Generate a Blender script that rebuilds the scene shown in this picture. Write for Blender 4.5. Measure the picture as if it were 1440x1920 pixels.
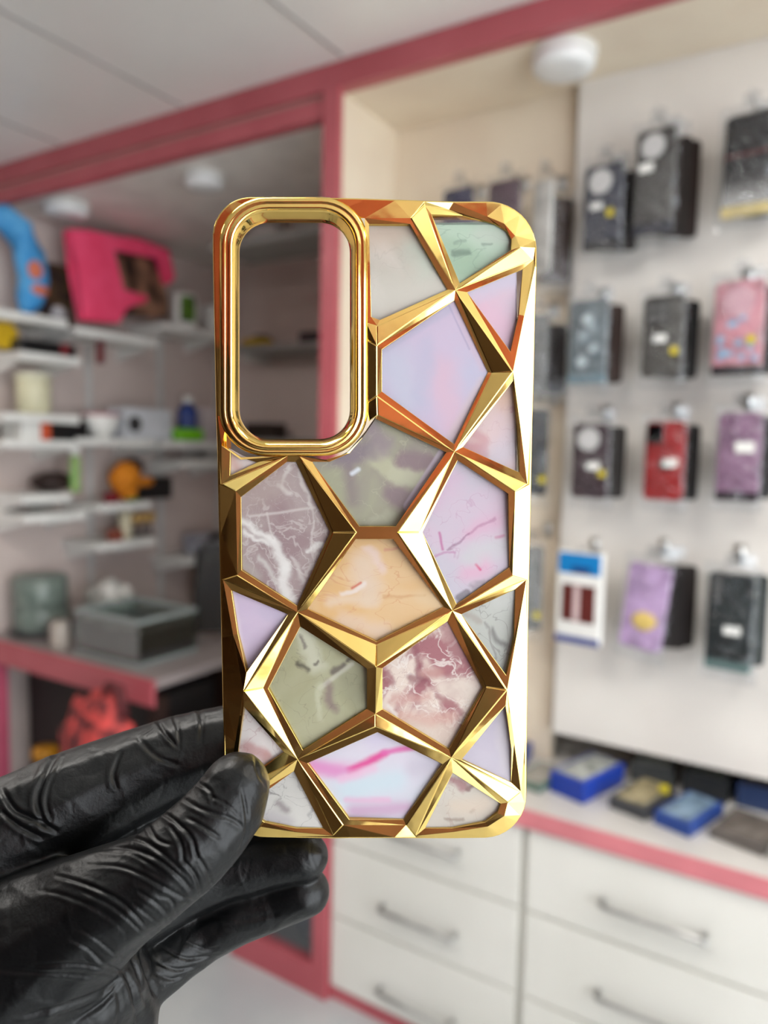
import bpy, bmesh, math, random
import numpy as np
from mathutils import Matrix, Vector, noise as mnoise

# ------------------------------------------------------------------ clearing
for o in list(bpy.data.objects):
    bpy.data.objects.remove(o, do_unlink=True)
scn = bpy.context.scene
COL = scn.collection
random.seed(7)

def lin(c):
    def f(v):
        v = v / 255.0
        return v / 12.92 if v <= 0.04045 else ((v + 0.055) / 1.055) ** 2.4
    return (f(c[0]), f(c[1]), f(c[2]), 1.0)

# ------------------------------------------------------------------ camera
F, CX, CY = 1400.0, 720.0, 960.0
EYE = np.array([0.0, 0.0, 1.62])
yaw, pitch, roll = math.radians(31.6), math.radians(5.0), math.radians(1.2)
FW = np.array([-math.sin(yaw) * math.cos(pitch), math.cos(yaw) * math.cos(pitch), -math.sin(pitch)])
_r = np.array([math.cos(yaw), math.sin(yaw), 0.0])
_u = np.cross(_r, FW)
RT = math.cos(roll) * _r + math.sin(roll) * _u
UP = math.cos(roll) * _u - math.sin(roll) * _r
CAMM = Matrix(((RT[0], UP[0], -FW[0], EYE[0]), (RT[1], UP[1], -FW[1], EYE[1]),
               (RT[2], UP[2], -FW[2], EYE[2]), (0, 0, 0, 1)))
cd = bpy.data.cameras.new('camera')
cam = bpy.data.objects.new('camera', cd)
COL.objects.link(cam)
cam.matrix_world = CAMM
cd.sensor_fit = 'VERTICAL'
cd.sensor_height = 36.0
cd.lens = F / 1920.0 * 36.0
cd.clip_start = 0.02
cd.clip_end = 60
D0 = 0.188
cd.dof.use_dof = True
cd.dof.focus_distance = D0 - 0.001
cd.dof.aperture_fstop = cd.lens / 2.95
scn.camera = cam

# ------------------------------------------------------------------ world, lights, exposure
w = bpy.data.worlds.new('daylight')
scn.world = w
w.use_nodes = True
bg = w.node_tree.nodes['Background']
bg.inputs['Color'].default_value = (0.90, 0.95, 1.0, 1)
bg.inputs['Strength'].default_value = 6.0

def area(name, loc, rot, sx, sy, power, color=(1, 1, 1), portal=False):
    l = bpy.data.lights.new(name, 'AREA')
    l.shape = 'RECTANGLE'
    l.size, l.size_y, l.energy, l.color = sx, sy, power, color
    if portal:
        l.cycles.is_portal = True
    o = bpy.data.objects.new(name, l)
    COL.objects.link(o)
    o.location = loc
    o.rotation_euler = rot
    return o

# daylight through the open shop front (wall_right): a portal for the sky
area('shopfront_portal', (2.58, -0.6, 1.25), (0, math.radians(90), 0), 2.3, 3.4, 1, portal=True)

# sun on the pavement outside and on a strip of floor just inside the shop front
sl = bpy.data.lights.new('sun', 'SUN')
sl.energy, sl.angle, sl.color = 14.0, 0.01, (1.0, 0.96, 0.9)
so_ = bpy.data.objects.new('sun', sl)
COL.objects.link(so_)
so_.rotation_euler = Vector((0.36, 0.12, 1.0)).to_track_quat('Z', 'Y').to_euler()

vs = scn.view_settings
vs.view_transform = 'Standard'
vs.look = 'None'
vs.exposure = 0.2
vs.gamma = 1.0
vs.use_curve_mapping = False
scn.cycles.use_denoising = True
scn.cycles.max_bounces = 10
scn.cycles.diffuse_bounces = 5
scn.cycles.glossy_bounces = 5
scn.cycles.transparent_max_bounces = 16
scn.cycles.caustics_reflective = False
scn.cycles.sample_clamp_indirect = 6.0

# ------------------------------------------------------------------ materials
MATS = {}
def mat(name, c, rough=0.5, metal=0.0, spec=0.5, c2=None, scale=8.0, bump=0.0, bscale=60.0, coat=0.0, detail=4.0):
    """procedural principled material: two colours mixed by noise, optional noise bump"""
    if name in MATS:
        return MATS[name]
    m = bpy.data.materials.new(name)
    m.use_nodes = True
    nt = m.node_tree
    b = nt.nodes['Principled BSDF']
    b.inputs['Roughness'].default_value = rough
    b.inputs['Metallic'].default_value = metal
    b.inputs['Specular IOR Level'].default_value = spec
    b.inputs['Coat Weight'].default_value = coat
    tc = nt.nodes.new('ShaderNodeTexCoord')
    n = nt.nodes.new('ShaderNodeTexNoise')
    n.inputs['Scale'].default_value = scale
    n.inputs['Detail'].default_value = detail
    nt.links.new(tc.outputs['Object'], n.inputs['Vector'])
    r = nt.nodes.new('ShaderNodeValToRGB')
    c2 = c2 or tuple(v * 0.94 for v in c)
    r.color_ramp.elements[0].color = lin(c)
    r.color_ramp.elements[1].color = lin(c2)
    r.color_ramp.elements[0].position = 0.38
    r.color_ramp.elements[1].position = 0.62
    nt.links.new(n.outputs['Fac'], r.inputs['Fac'])
    nt.links.new(r.outputs['Color'], b.inputs['Base Color'])
    if bump:
        n2 = nt.nodes.new('ShaderNodeTexNoise')
        n2.inputs['Scale'].default_value = bscale
        n2.inputs['Detail'].default_value = 6
        nt.links.new(tc.outputs['Object'], n2.inputs['Vector'])
        bp = nt.nodes.new('ShaderNodeBump')
        bp.inputs['Strength'].default_value = bump
        bp.inputs['Distance'].default_value = 0.001
        nt.links.new(n2.outputs['Fac'], bp.inputs['Height'])
        nt.links.new(bp.outputs['Normal'], b.inputs['Normal'])
    MATS[name] = m
    return m

def clear_mat(name, tint=(0.97, 0.98, 0.98), gloss=0.12, rough=0.12, bump=0.0, bscale=40.0):
    if name in MATS:
        return MATS[name]
    m = bpy.data.materials.new(name)
    m.use_nodes = True
    nt = m.node_tree
    nt.nodes.remove(nt.nodes['Principled BSDF'])
    out = nt.nodes['Material Output']
    t = nt.nodes.new('ShaderNodeBsdfTransparent')
    t.inputs['Color'].default_value = (*tint, 1)
    g = nt.nodes.new('ShaderNodeBsdfGlossy')
    g.inputs['Roughness'].default_value = rough
    g.inputs['Color'].default_value = (0.95, 0.97, 1, 1)
    mx = nt.nodes.new('ShaderNodeMixShader')
    mx.inputs['Fac'].default_value = gloss
    if bump:
        tc = nt.nodes.new('ShaderNodeTexCoord')
        n2 = nt.nodes.new('ShaderNodeTexNoise')
        n2.inputs['Scale'].default_value = bscale
        nt.links.new(tc.outputs['Object'], n2.inputs['Vector'])
        bp = nt.nodes.new('ShaderNodeBump')
        bp.inputs['Strength'].default_value = bump
        bp.inputs['Distance'].default_value = 0.02
        nt.links.new(n2.outputs['Fac'], bp.inputs['Height'])
        nt.links.new(bp.outputs['Normal'], g.inputs['Normal'])
    nt.links.new(t.outputs[0], mx.inputs[1])
    nt.links.new(g.outputs[0], mx.inputs[2])
    nt.links.new(mx.outputs[0], out.inputs['Surface'])
    MATS[name] = m
    return m

# ------------------------------------------------------------------ mesh helpers
def obj(name, bm, m, parent=None, smooth=False):
    me = bpy.data.meshes.new(name)
    bmesh.ops.recalc_face_normals(bm, faces=bm.faces[:])
    bm.to_mesh(me)
    bm.free()
    if smooth:
        for p in me.polygons:
            p.use_smooth = True
    me.materials.append(m)
    o = bpy.data.objects.new(name, me)
    COL.objects.link(o)
    if parent is not None:
        o.parent = parent
    return o

def thing(name, label, cat, loc=(0, 0, 0), rz=0.0, group=None):
    o = bpy.data.objects.new(name, None)
    COL.objects.link(o)
    o.location = loc
    o.rotation_euler = (0, 0, rz)
    tag(o, label, cat, group)
    return o

def tag(o, label, cat, group=None):
    o['label'] = label
    o['category'] = cat
    if group:
        o['group'] = group
    return o

def struct(o):
    o['kind'] = 'structure'
    return o

def box(bm, x0, x1, y0, y1, z0, z1, bev=0.0, seg=2):
    vs_ = [bm.verts.new((x, y, z)) for x in (x0, x1) for y in (y0, y1) for z in (z0, z1)]
    q = [(0, 1, 3, 2), (4, 6, 7, 5), (0, 4, 5, 1), (2, 3, 7, 6), (0, 2, 6, 4), (1, 5, 7, 3)]
    fs = [bm.faces.new([vs_[i] for i in f]) for f in q]
    if bev:
        es = list({e for f in fs for e in f.edges})
        bmesh.ops.bevel(bm, geom=es, offset=bev, segments=seg, profile=0.5, affect='EDGES')
    return bm

def B(x0, x1, y0, y1, z0, z1, bev=0.0):
    return box(bmesh.new(), x0, x1, y0, y1, z0, z1, bev)

def lathe(bm, prof, n=32, axis='Z', c=(0, 0, 0)):
    rings = []
    for r, h in prof:
        ring = []
        for k in range(n):
            a = 2 * math.pi * k / n
            x, y = r * math.cos(a), r * math.sin(a)
            p = (x, y, h) if axis == 'Z' else ((x, h, y) if axis == 'Y' else (h, x, y))
            ring.append(bm.verts.new((p[0] + c[0], p[1] + c[1], p[2] + c[2])))
        rings.append(ring)
    for a, b in zip(rings[:-1], rings[1:]):
        for k in range(n):
            bm.faces.new((a[k], a[(k + 1) % n], b[(k + 1) % n], b[k]))
    bm.faces.new(rings[0])
    bm.faces.new(list(reversed(rings[-1])))
    return bm

def tube(bm, pts, r, n=10):
    pts = [Vector(p) for p in pts]
    rings = []
    rr = r if isinstance(r, (list, tuple)) else [r] * len(pts)
    for i, p in enumerate(pts):
        d = (pts[min(i + 1, len(pts) - 1)] - pts[max(i - 1, 0)]).normalized()
        up = Vector((0, 0, 1)) if abs(d.z) < 0.9 else Vector((1, 0, 0))
        a = d.cross(up).normalized()
        b = d.cross(a).normalized()
        rings.append([bm.verts.new(p + (a * math.cos(2 * math.pi * k / n) + b * math.sin(2 * math.pi * k / n)) * rr[i]) for k in range(n)])
    for a, b in zip(rings[:-1], rings[1:]):
        for k in range(n):
            bm.faces.new((a[k], a[(k + 1) % n], b[(k + 1) % n], b[k]))
    bm.faces.new(rings[0])
    bm.faces.new(list(reversed(rings[-1])))
    return bm

def rrect(w_, h_, r, n=6):
    """rounded rectangle outline, counter-clockwise"""
    out = []
    for cx_, cy_, a0 in ((w_ / 2 - r, h_ / 2 - r, 0), (-w_ / 2 + r, h_ / 2 - r, 90), (-w_ / 2 + r, -h_ / 2 + r, 180), (w_ / 2 - r, -h_ / 2 + r, 270)):
        for k in range(n + 1):
            a = math.radians(a0 + 90 * k / n)
            out.append((cx_ + r * math.cos(a), cy_ + r * math.sin(a)))
    return out

def slab(bm, w_, h_, r, y0, y1, cx_=0.0, cz=0.0, ch=0.0015):
    """a rounded-rectangle slab standing in the XZ plane between depths y0 < y1, edges chamfered"""
    loops = [(y0, ch), (y0 + ch, 0), (y1 - ch, 0), (y1, ch)] if y1 - y0 > 2.5 * ch else [(y0, 0), (y1, 0)]
    rings = []
    for y, ins in loops:
        rings.append([bm.verts.new((cx_ + x, y, cz + z)) for x, z in rrect(w_ - 2 * ins, h_ - 2 * ins, max(r - ins, 0.0005))])
    n = len(rings[0])
    for a, b in zip(rings[:-1], rings[1:]):
        for k in range(n):
            bm.faces.new((a[k], a[(k + 1) % n], b[(k + 1) % n], b[k]))
    bm.faces.new(rings[0])
    bm.faces.new(list(reversed(rings[-1])))
    return bm

def blob(bm, c, rx, ry, rz, amp=0.0, freq=3.0, sub=3, seed=0.0):
    r = bmesh.ops.create_icosphere(bm, subdivisions=sub, radius=1.0)
    for v in r['verts']:
        p = v.co.copy()
        k = 1 + amp * mnoise.noise(p * freq + Vector((seed, seed * 1.7, 0)))
        v.co = Vector((c[0] + p.x * rx * k, c[1] + p.y * ry * k, c[2] + p.z * rz * k))
    return bm

def ray(px, py):
    return RT * (px - CX) / F - UP * (py - CY) / F + FW

def on(px, py, ax, val):
    """world point seen at a pixel on the plane axis = val (a measuring aid)"""
    d = ray(px, py)
    return EYE + d * ((val - EYE[ax]) / d[ax])

# ------------------------------------------------------------------ palette
M_cream = mat('cream_laminate', (226, 214, 194), 0.45, c2=(220, 206, 186), scale=5)
M_panel = mat('pale_wall_board', (222, 218, 212), 0.4, c2=(214, 209, 203), scale=3)
M_ceil = mat('grey_white_ceiling_board', (234, 233, 229), 0.35, c2=(228, 227, 223), scale=1.5)
M_pink = mat('pink_laminate_edge', (178, 88, 96), 0.4, c2=(170, 80, 88), scale=6)
M_drawer = mat('white_laminate', (222, 220, 213), 0.35, c2=(214, 212, 204), scale=2.5)
M_ctop = mat('pale_countertop', (205, 202, 198), 0.3, c2=(196, 193, 189), scale=6)
M_mauve = mat('mauve_grey_wallpaper', (206, 191, 185), 0.7, c2=(198, 183, 177), scale=3)
M_steel = mat('brushed_steel', (190, 190, 188), 0.28, metal=1.0)
M_white = mat('white_painted_board', (232, 232, 228), 0.4)
M_whiteplastic = mat('white_plastic', (238, 238, 234), 0.4)
M_black = mat('black_plastic', (22, 22, 24), 0.35)
M_dark = mat('charcoal_plastic', (52, 52, 54), 0.4)
M_floor = mat('pale_floor_tile', (186, 190, 190), 0.25, c2=(176, 180, 182), scale=4)
M_brown = mat('dark_brown_laminate', (50, 33, 26), 0.45, c2=(42, 27, 22), scale=5)
M_glass = clear_mat('pane_glass', (0.86, 0.9, 0.9), 0.1, 0.02)
M_bag = clear_mat('clear_plastic_bag', (0.95, 0.96, 0.97), 0.055, 0.09, bump=1.0, bscale=38)
M_lens = mat('lens_black', (8, 8, 10), 0.08)

# ------------------------------------------------------------------ structure
D = 1.691            # front plane of the wall units
ZS, ZC, ZT = 2.5645, 2.63, 0.744
struct(obj('floor', B(-2.85, 6.0, -2.6, 3.2, -0.05, 0.0), M_floor))
struct(obj('ceiling', B(-2.9, 2.65, -2.65, 3.05, ZC, ZC + 0.05), M_ceil))
bm = bmesh.new()
for k in range(-1, 7):
    x = -1.18 - 0.5875 + k * 0.5875
    box(bm, x - 0.004, x + 0.004, -2.6, 1.66, ZC - 0.003, ZC + 0.001)
struct(obj('trim_1', bm, mat('grey_joint_strip', (168, 166, 164), 0.5)))
struct(obj('wall_left', B(-2.9, -2.85, -2.6, 3.0, 0, ZC), M_mauve))
struct(obj('wall_back', B(-2.85, -1.245, 2.95, 3.0, 0, ZC), mat('mauve_wallpaper_lifted', (226, 211, 205), 0.7, c2=(218, 202, 196), scale=3)))  # paler copy of the mauve wallpaper, making up for light missing back here
struct(obj('wall_niche', B(-1.21, 2.6, 2.25, 2.3, 0, ZC), M_cream))
struct(obj('wall_partition', B(-1.245, -1.212, D + 0.002, 2.95, 0, ZC), M_cream))
struct(obj('wall_niche_panel', B(-1.212, -0.66, 2.0, 2.03, ZT + 0.001, ZS), M_cream))
struct(obj('wall_hook_panel', B(-0.645, 2.6, 1.965, 1.99, 0.842, ZS), M_panel))
struct(obj('ceiling_niche', B(-1.212, 2.6, D + 0.002, 2.25, ZS, ZS + 0.03), M_cream))
struct(obj('ceiling_alcove', B(-2.85, -1.245, D + 0.03, 2.95, 2.52, 2.55), mat('dim_alcove_ceiling', (236, 230, 224), 0.5)))
# rear of the shop, behind the camera
M_rear = mat('rear_wall_paint', (92, 44, 38), 0.6, c2=(84, 40, 34), scale=1.2)
struct(obj('wall_rear', B(-2.85, 2.6, -2.65, -2.6, 0, ZC), M_rear))
struct(obj('trim_7', B(-2.84, 2.59, -2.599, -2.58, 2.0, ZC - 0.001), mat('rear_pink_fascia', (158, 72, 62), 0.5, c2=(150, 66, 58))))
bm = bmesh.new()
box(bm, 2.6, 2.65, -2.6, -2.3, 0, ZC)
box(bm, 2.6, 2.65, 1.1, 2.3, 0, ZC)
box(bm, 2.6, 2.65, -2.3, 1.1, 2.4, ZC)
box(bm, 2.6, 2.65, -2.3, 1.1, 0, 0.1)
struct(obj('wall_right', bm, M_panel))
# pink fascia and frame on the front plane
struct(obj('trim_2', B(-2.85, 2.6, D - 0.012, D + 0.03, ZS - 0.002, ZC - 0.001), M_pink))
struct(obj('trim_3', B(-2.85, -1.245, D, D + 0.03, 2.545, ZS - 0.002), mat('mauve_strip', (178, 130, 126), 0.45)))
struct(obj('trim_4', B(-2.85, -1.245, D - 0.008, D + 0.03, 2.497, 2.545), M_pink))
struct(obj('trim_5', B(-1.245, -1.195, D - 0.02, D + 0.002, 0, ZS - 0.003), M_pink))
# ------------------------------------------------------------------ ceiling lights (switched off domes)
def dome(x, y, z, r, label):
    t = thing('ceiling_light', label, 'ceiling light', (x, y, z), 0, 'round ceiling lights')
    obj('base', lathe(bmesh.new(), [(r * 1.0, 0.0), (r * 1.0, -0.012), (r * 0.96, -0.016)], 40), M_whiteplastic, t, True)
    obj('diffuser', lathe(bmesh.new(), [(r * 0.96, -0.014), (r * 0.95, -0.034), (r * 0.88, -0.044), (r * 0.6, -0.048), (0.001, -0.049)], 40),
        mat('milky_diffuser', (240, 242, 242), 0.25), t, True)
def panel_light(x, y, label, power=11.5):  # added lit panels out of view, to brighten niche, drawers and alcove
    t = thing('fill_panel', label, 'ceiling light', (x, y, ZC), 0, 'added fill-light panels above the camera')
    obj('frame', B(-0.31, 0.31, -0.31, 0.31, -0.012, -0.0005), M_whiteplastic, t)
    if 'fill_glow' not in MATS:
        m = bpy.data.materials.new('fill_glow'); m.use_nodes = True
        e = m.node_tree.nodes['Principled BSDF']
        e.inputs['Emission Color'].default_value = (1.0, 0.96, 0.90, 1)
        e.inputs['Emission Strength'].default_value = power
        MATS['fill_glow'] = m
    obj('diffuser', B(-0.29, 0.29, -0.29, 0.29, -0.016, -0.012), MATS['fill_glow'], t)
panel_light(0.45, 0.80, 'added fill-light ceiling panel in front of the hook wall')
panel_light(-0.75, 0.25, 'added fill-light ceiling panel above the camera, nearer the alcove')
panel_light(1.65, 0.80, 'added fill-light ceiling panel close to the shop front')
panel_light(-1.95, 0.10, 'added fill-light ceiling panel at left, in front of the alcove')
dome(-0.632, 1.80, ZS, 0.078, 'white round ceiling light under the cream soffit above the hanging cases')
dome(-1.90, 1.885, 2.52, 0.068, 'white round ceiling light inside the alcove, just above the gold case')
dome(-2.60, 1.86, 2.52, 0.085, 'white round ceiling light in the alcove above the blue cushion')

# ------------------------------------------------------------------ counters with drawers
def drawer_cabinet(x0, x1, label):
    t = thing('drawer_cabinet', label, 'cabinet', (x0, D, 0), 0, 'white drawer cabinets under the counter')
    wd = x1 - x0
    obj('carcass', B(0, wd, 0.02, 0.55, 0.04, ZT - 0.045), M_drawer, t)
    obj('plinth', B(0, wd, 0.004, 0.5, 0.0, 0.038), M_pink, t)
    for z0, z1 in ((0.486, 0.694), (0.262, 0.480), (0.043, 0.256)):
        d = obj('drawer', B(0.004, wd - 0.012, 0.0, 0.02, z0, z1, 0.002), M_drawer, t)
        hz = z0 + 0.09 if z0 > 0.4 else (z0 + 0.088 if z0 > 0.2 else z0 + 0.064)
        bm = bmesh.new()
        hx0, hx1 = wd * 0.5 - 0.112 - 0.0, wd * 0.5 + 0.112
        tube(bm, [(hx0, 0.0, hz), (hx0, -0.022, hz), (hx0 + 0.006, -0.028, hz), (hx1 - 0.006, -0.028, hz), (hx1, -0.022, hz), (hx1, 0.0, hz)], 0.0065, 12)
        blob(bm, (hx1, -0.030, hz), 0.009, 0.009, 0.009, sub=2)
        obj('handle', bm, M_steel, d, True)
drawer_cabinet(-1.195, -0.613, 'white three-drawer cabinet standing against the pink post')
drawer_cabinet(-0.609, -0.002, 'white three-drawer cabinet under the blue boxes, right of the vertical seam')
drawer_cabinet(0.002, 0.62, 'white drawer cabinet at the far right end of the counter')
t = thing('countertop', 'pale grey countertop with pink front edge carrying flat boxed goods', 'countertop', (-1.195, D, ZT))
obj('slab', B(0, 3.79, -0.008, 0.555, -0.04, 0.0), M_ctop, t)
obj('edge_strip', B(0, 3.79, -0.014, -0.007, -0.043, 0.001), mat('bright_pink_edge', (212, 126, 133), 0.4), t)['label'] = 'pink front edge strip'

# low glass case with pink frame beside the post
t = thing('display_case', 'low glass fronted display case with pink frame beside the pink post', 'display case', (-1.57, D, 0))
bm = bmesh.new()
box(bm, 0, 0.325, -0.02, 0.02, 0.0, 0.095)
box(bm, 0, 0.045, -0.02, 0.02, 0.095, 0.70)
box(bm, 0, 0.325, -0.02, 0.02, 0.70, 0.76)
obj('frame', bm, M_pink, t)
obj('glass_pane', B(0.045, 0.325, -0.004, 0.002, 0.095, 0.70), M_glass, t)
bm = bmesh.new()
box(bm, 0.0, 0.325, 0.3, 0.32, 0.0, 0.76)
box(bm, 0.0, 0.325, 0.02, 0.3, 0.0, 0.02)
obj('interior', bm, mat('dim_grey_interior', (96, 90, 98), 0.6), t)
o = tag(obj('folded_bag', blob(bmesh.new(), (-1.385, D + 0.16, 0.122), 0.07, 0.06, 0.09, 0.2, 2.0), mat('slate_blue_cloth', (74, 76, 100), 0.7)), 'slate blue folded bag behind the glass of the low pink case', 'bag')

# ------------------------------------------------------------------ goods lying on the counter
def flat_box(name, label, cat, x, y, wd, dp, ht, rz, cols, z=ZT, group='flat boxes on the counter'):
    t = thing(name, label, cat, (x, y, z), rz, group)
    obj('carton', B(0, wd, 0, dp, 0, ht, 0.002), mat('carton_%d_%d_%d' % cols[0], cols[0], 0.35), t)
    obj('lid', B(0.012, wd - 0.012, 0.012, dp - 0.012, ht, ht + 0.003), mat('lid_%d_%d_%d' % cols[1], cols[1], 0.25, c2=tuple(int(v * .75) for v in cols[1]), scale=30), t)
    return t
flat_box('boxed_case', 'blue box with grey window lid on counter, nearest to the white seam', 'box', -0.598, 1.815, 0.10, 0.19, 0.055, -0.30, ((20, 58, 160), (168, 172, 168)))
flat_box('boxed_case', 'blue box half hidden behind the gold case edge on counter', 'box', -0.80, 1.86, 0.10, 0.16, 0.04, 0.1, ((36, 66, 150), (150, 140, 128)))
flat_box('boxed_case', 'dark box with cream and gold front on counter, between two blue boxes', 'box', -0.445, 1.81, 0.095, 0.17, 0.03, -0.25, ((60, 62, 66), (172, 160, 126)))
flat_box('boxed_case', 'light blue box with silvery lid on counter, third from seam', 'box', -0.335, 1.79, 0.09, 0.17, 0.032, -0.3, ((30, 66, 140), (130, 156, 180)))
flat_box('boxed_case', 'brown-grey pack at the right end of the counter row', 'box', -0.215, 1.80, 0.12, 0.16, 0.018, -0.25, ((96, 90, 86), (120, 112, 106)))
flat_box('boxed_case', 'grey-green flat pack lying left of the blue window box', 'box', -0.70, 1.80, 0.09, 0.15, 0.016, -0.2, ((92, 118, 108), (170, 168, 160)))
flat_box('boxed_case', 'dark grey pack under the hook panel, behind the blue window box', 'box', -0.44, 2.0, 0.11, 0.19, 0.05, 0.1, ((64, 66, 66), (130, 134, 128)))
flat_box('boxed_case', 'black pack under the hook panel, behind the cream fronted box', 'box', -0.31, 2.0, 0.11, 0.19, 0.06, -0.1, ((40, 42, 44), (74, 80, 74)))
flat_box('boxed_case', 'deep blue pack under the hook panel, behind the light blue box', 'box', -0.18, 2.0, 0.12, 0.19, 0.06, 0.0, ((40, 56, 92), (70, 66, 74)))
flat_box('boxed_case', 'brown pack under the hook panel at right end of the counter', 'box', -0.04, 2.0, 0.12, 0.19, 0.055, 0.1, ((80, 70, 66), (104, 96, 90)))
o = tag(obj('price_tag', box(bmesh.new(), -0.345, -0.325, 1.90, 1.92, ZT, ZT + 0.045, 0.002), mat('yellow_paper', (214, 196, 30), 0.5)), 'small yellow tag standing among the boxes on the counter', 'tag')
bm = bmesh.new(); blob(bm, (-0.04, 1.79, ZT + 0.024), 0.045, 0.04, 0.022, 0.5, 3.5, seed=3)
o = tag(obj('plastic_pouch', bm, mat('glossy_clear_wrap', (196, 198, 196), 0.12, c2=(120, 120, 118), scale=40)), 'crumpled shiny clear pouch at right end of the counter', 'pouch')

# ------------------------------------------------------------------ hanging phone case packs
def hook(x, z, label, y1=1.965, ln=0.13):
    bm = bmesh.new()
    tube(bm, [(x, y1, z), (x, y1 - ln, z), (x, y1 - ln - 0.012, z + 0.012)], 0.0022, 8)
    box(bm, x - 0.012, x + 0.012, y1 - 0.004, y1, z - 0.02, z + 0.02)
    tag(obj('peg_hook', bm, M_steel, None, True), label, 'hook', 'peg hooks on the wall panel')

def pack(x, ztop, y, wd, ht, body, style, label, rz=0.0, sticker=None, lab=None, tilt=0.0, bag=True, rough=0.3, base=None, nolabel=False):
    """origin at the hook hole, hangs down along -Z; faces -Y"""
    t = thing('phone_case_pack', label, 'phone case', (x, y, ztop), rz, 'phone cases hanging on the hook panel')
    t.rotation_euler = (0, tilt, rz)
    cw, chh = wd * 0.9, ht * 0.9
    cz = -ht * 0.5 - 0.022
    bmat = mat('case_%d_%d_%d' % body, body, rough, c2=tuple(int(v * .8) for v in body), scale=18)
    obj('case_shell', slab(bmesh.new(), cw, chh, 0.012, -0.006, 0.006, 0, cz), bmat, t)
    ztop_ = cz + chh / 2
    if style == 'ring':
        bm = bmesh.new()
        lathe(bm, [(cw * 0.30, -0.0085), (cw * 0.30, -0.006)], 32, 'Y', (-0.006, 0, ztop_ - cw * 0.42))
        obj('magnet_ring', bm, mat('pale_ring', (206, 204, 202), 0.35), t)['label'] = 'round pale grey ring'
    elif style == 'lenses':
        bm = slab(bmesh.new(), cw * 0.55, cw * 0.6, 0.006, -0.010, -0.0055, -cw * 0.14, ztop_ - cw * 0.42)
        b_ = obj('camera_block', bm, mat('camera_block_dark', (30, 30, 32), 0.3), t)
        for dx, dz in ((-0.012, 0.012), (0.012, 0.012), (-0.012, -0.012), (0.012, -0.012)):
            bm = bmesh.new()
            lathe(bm, [(0.009, -0.013), (0.009, -0.010)], 18, 'Y', (-cw * 0.14 + dx, 0, ztop_ - cw * 0.42 + dz))
            obj('lens', bm, mat('lens_grey', (112, 112, 112), 0.2), b_)
    elif style == 'corner':
        bm = slab(bmesh.new(), cw * 0.42, cw * 0.5, 0.006, -0.010, -0.0055, -cw * 0.25, ztop_ - cw * 0.32)
        obj('camera_block', bm, M_lens, t)
        bm = slab(bmesh.new(), cw * 0.34, cw * 0.26, 0.004, -0.008, -0.0055, 0.004, cz - 0.01)
        obj('stand_plate', bm, M_black, t)
    elif style == 'gloss':
        bm = slab(bmesh.new(), cw * 0.97, 0.0016, 0.0006, -0.0068, -0.0055, 0, cz + 0.02)
        obj('red_line', bm, mat('thin_red_line', (150, 30, 34), 0.4), t)
    elif style == 'ribs':
        bm = bmesh.new()
        for k in range(9):
            xx = -cw * 0.42 + cw * 0.84 * k / 8
            box(bm, xx - 0.0012, xx + 0.0012, -0.0085, -0.0055, cz - chh * 0.44, cz + chh * 0.1)
        obj('ribbing', bm, bmat, t)
        bm = bmesh.new()
        for dz in (0.0, -0.022, -0.044):
            lathe(bm, [(0.008, -0.009), (0.008, -0.0055)], 18, 'Y', (-cw * 0.28, 0, ztop_ - 0.02 + dz))
        obj('camera_lenses', bm, mat('lens_grey', (112, 112, 112), 0.2), t)
    elif style == 'glitter':
        bm = bmesh.new()
        lathe(bm, [(cw * 0.33, -0.0085), (cw * 0.33, -0.006)], 28, 'Y', (0, 0, ztop_ - cw * 0.45))
        obj('magnet_ring', bm, mat('pinkish_ring', (206, 160, 172), 0.3), t)
        bm = bmesh.new()
        for k in range(14):
            lathe(bm, [(0.007, -0.0083), (0.007, -0.006)], 10, 'Y', (random.uniform(-cw * .38, cw * .38), 0, cz + random.uniform(-chh * .36, chh * .12)))
        obj('sequins', bm, mat('blue_sequins', (150, 196, 230), 0.15), t)['label'] = 'pale blue glitter sequins'
    elif style == 'blob':
        bm = bmesh.new()
        blob(bm, (0.004, -0.007, cz - chh * 0.16), cw * 0.29, 0.004, cw * 0.22, 0.2, 2.0, sub=3)
        obj('printed_patch', bm, mat('yellow_print', (232, 200, 110), 0.5), t)['label'] = 'soft yellow printed patch'
    elif style == 'silver':
        bm = bmesh.new()
        for k, (dx, dz, rr) in enumerate(((0.0, 0.05, .016), (-0.012, 0.012, .012), (0.016, -0.02, .012), (-0.014, -0.05, .014), (0.012, 0.03, .01))):
            blob(bm, (dx, -0.007, cz + dz), rr, 0.003, rr * 0.9, 0.4, 2.5, sub=2, seed=k)
        obj('foil_print', bm, mat('silver_foil', (206, 218, 222), 0.2, c2=(150, 165, 172), scale=60), t)['label'] = 'silvery reflective print'
    if base:
        obj('base_strip', slab(bmesh.new(), cw, ht * 0.1, 0.006, -0.0075, 0.0065, 0, cz - chh * 0.5 + ht * 0.03), mat('strip_%d_%d_%d' % base, base, 0.4), t)
    if lab:
        lx, lz, lw, lh = lab
        obj('price_label', slab(bmesh.new(), lw, lh, 0.002, -0.0116, -0.0108, lx, cz + lz), M_whiteplastic, t)
    if sticker:
        sx, sz = sticker
        obj('sticker', slab(bmesh.new(), 0.017, 0.017, 0.003, -0.0118, -0.011, sx, cz + sz), mat('yellow_sticker', (206, 188, 20), 0.5), t)
    # hang tab and clear bag
    bm = slab(bmesh.new(), 0.035, 0.03, 0.004, -0.001, 0.001, 0, -0.004)
    obj('hang_tab', bm, clear_mat('clear_tab', (0.90, 0.91, 0.92), 0.05, 0.3), t)
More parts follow.
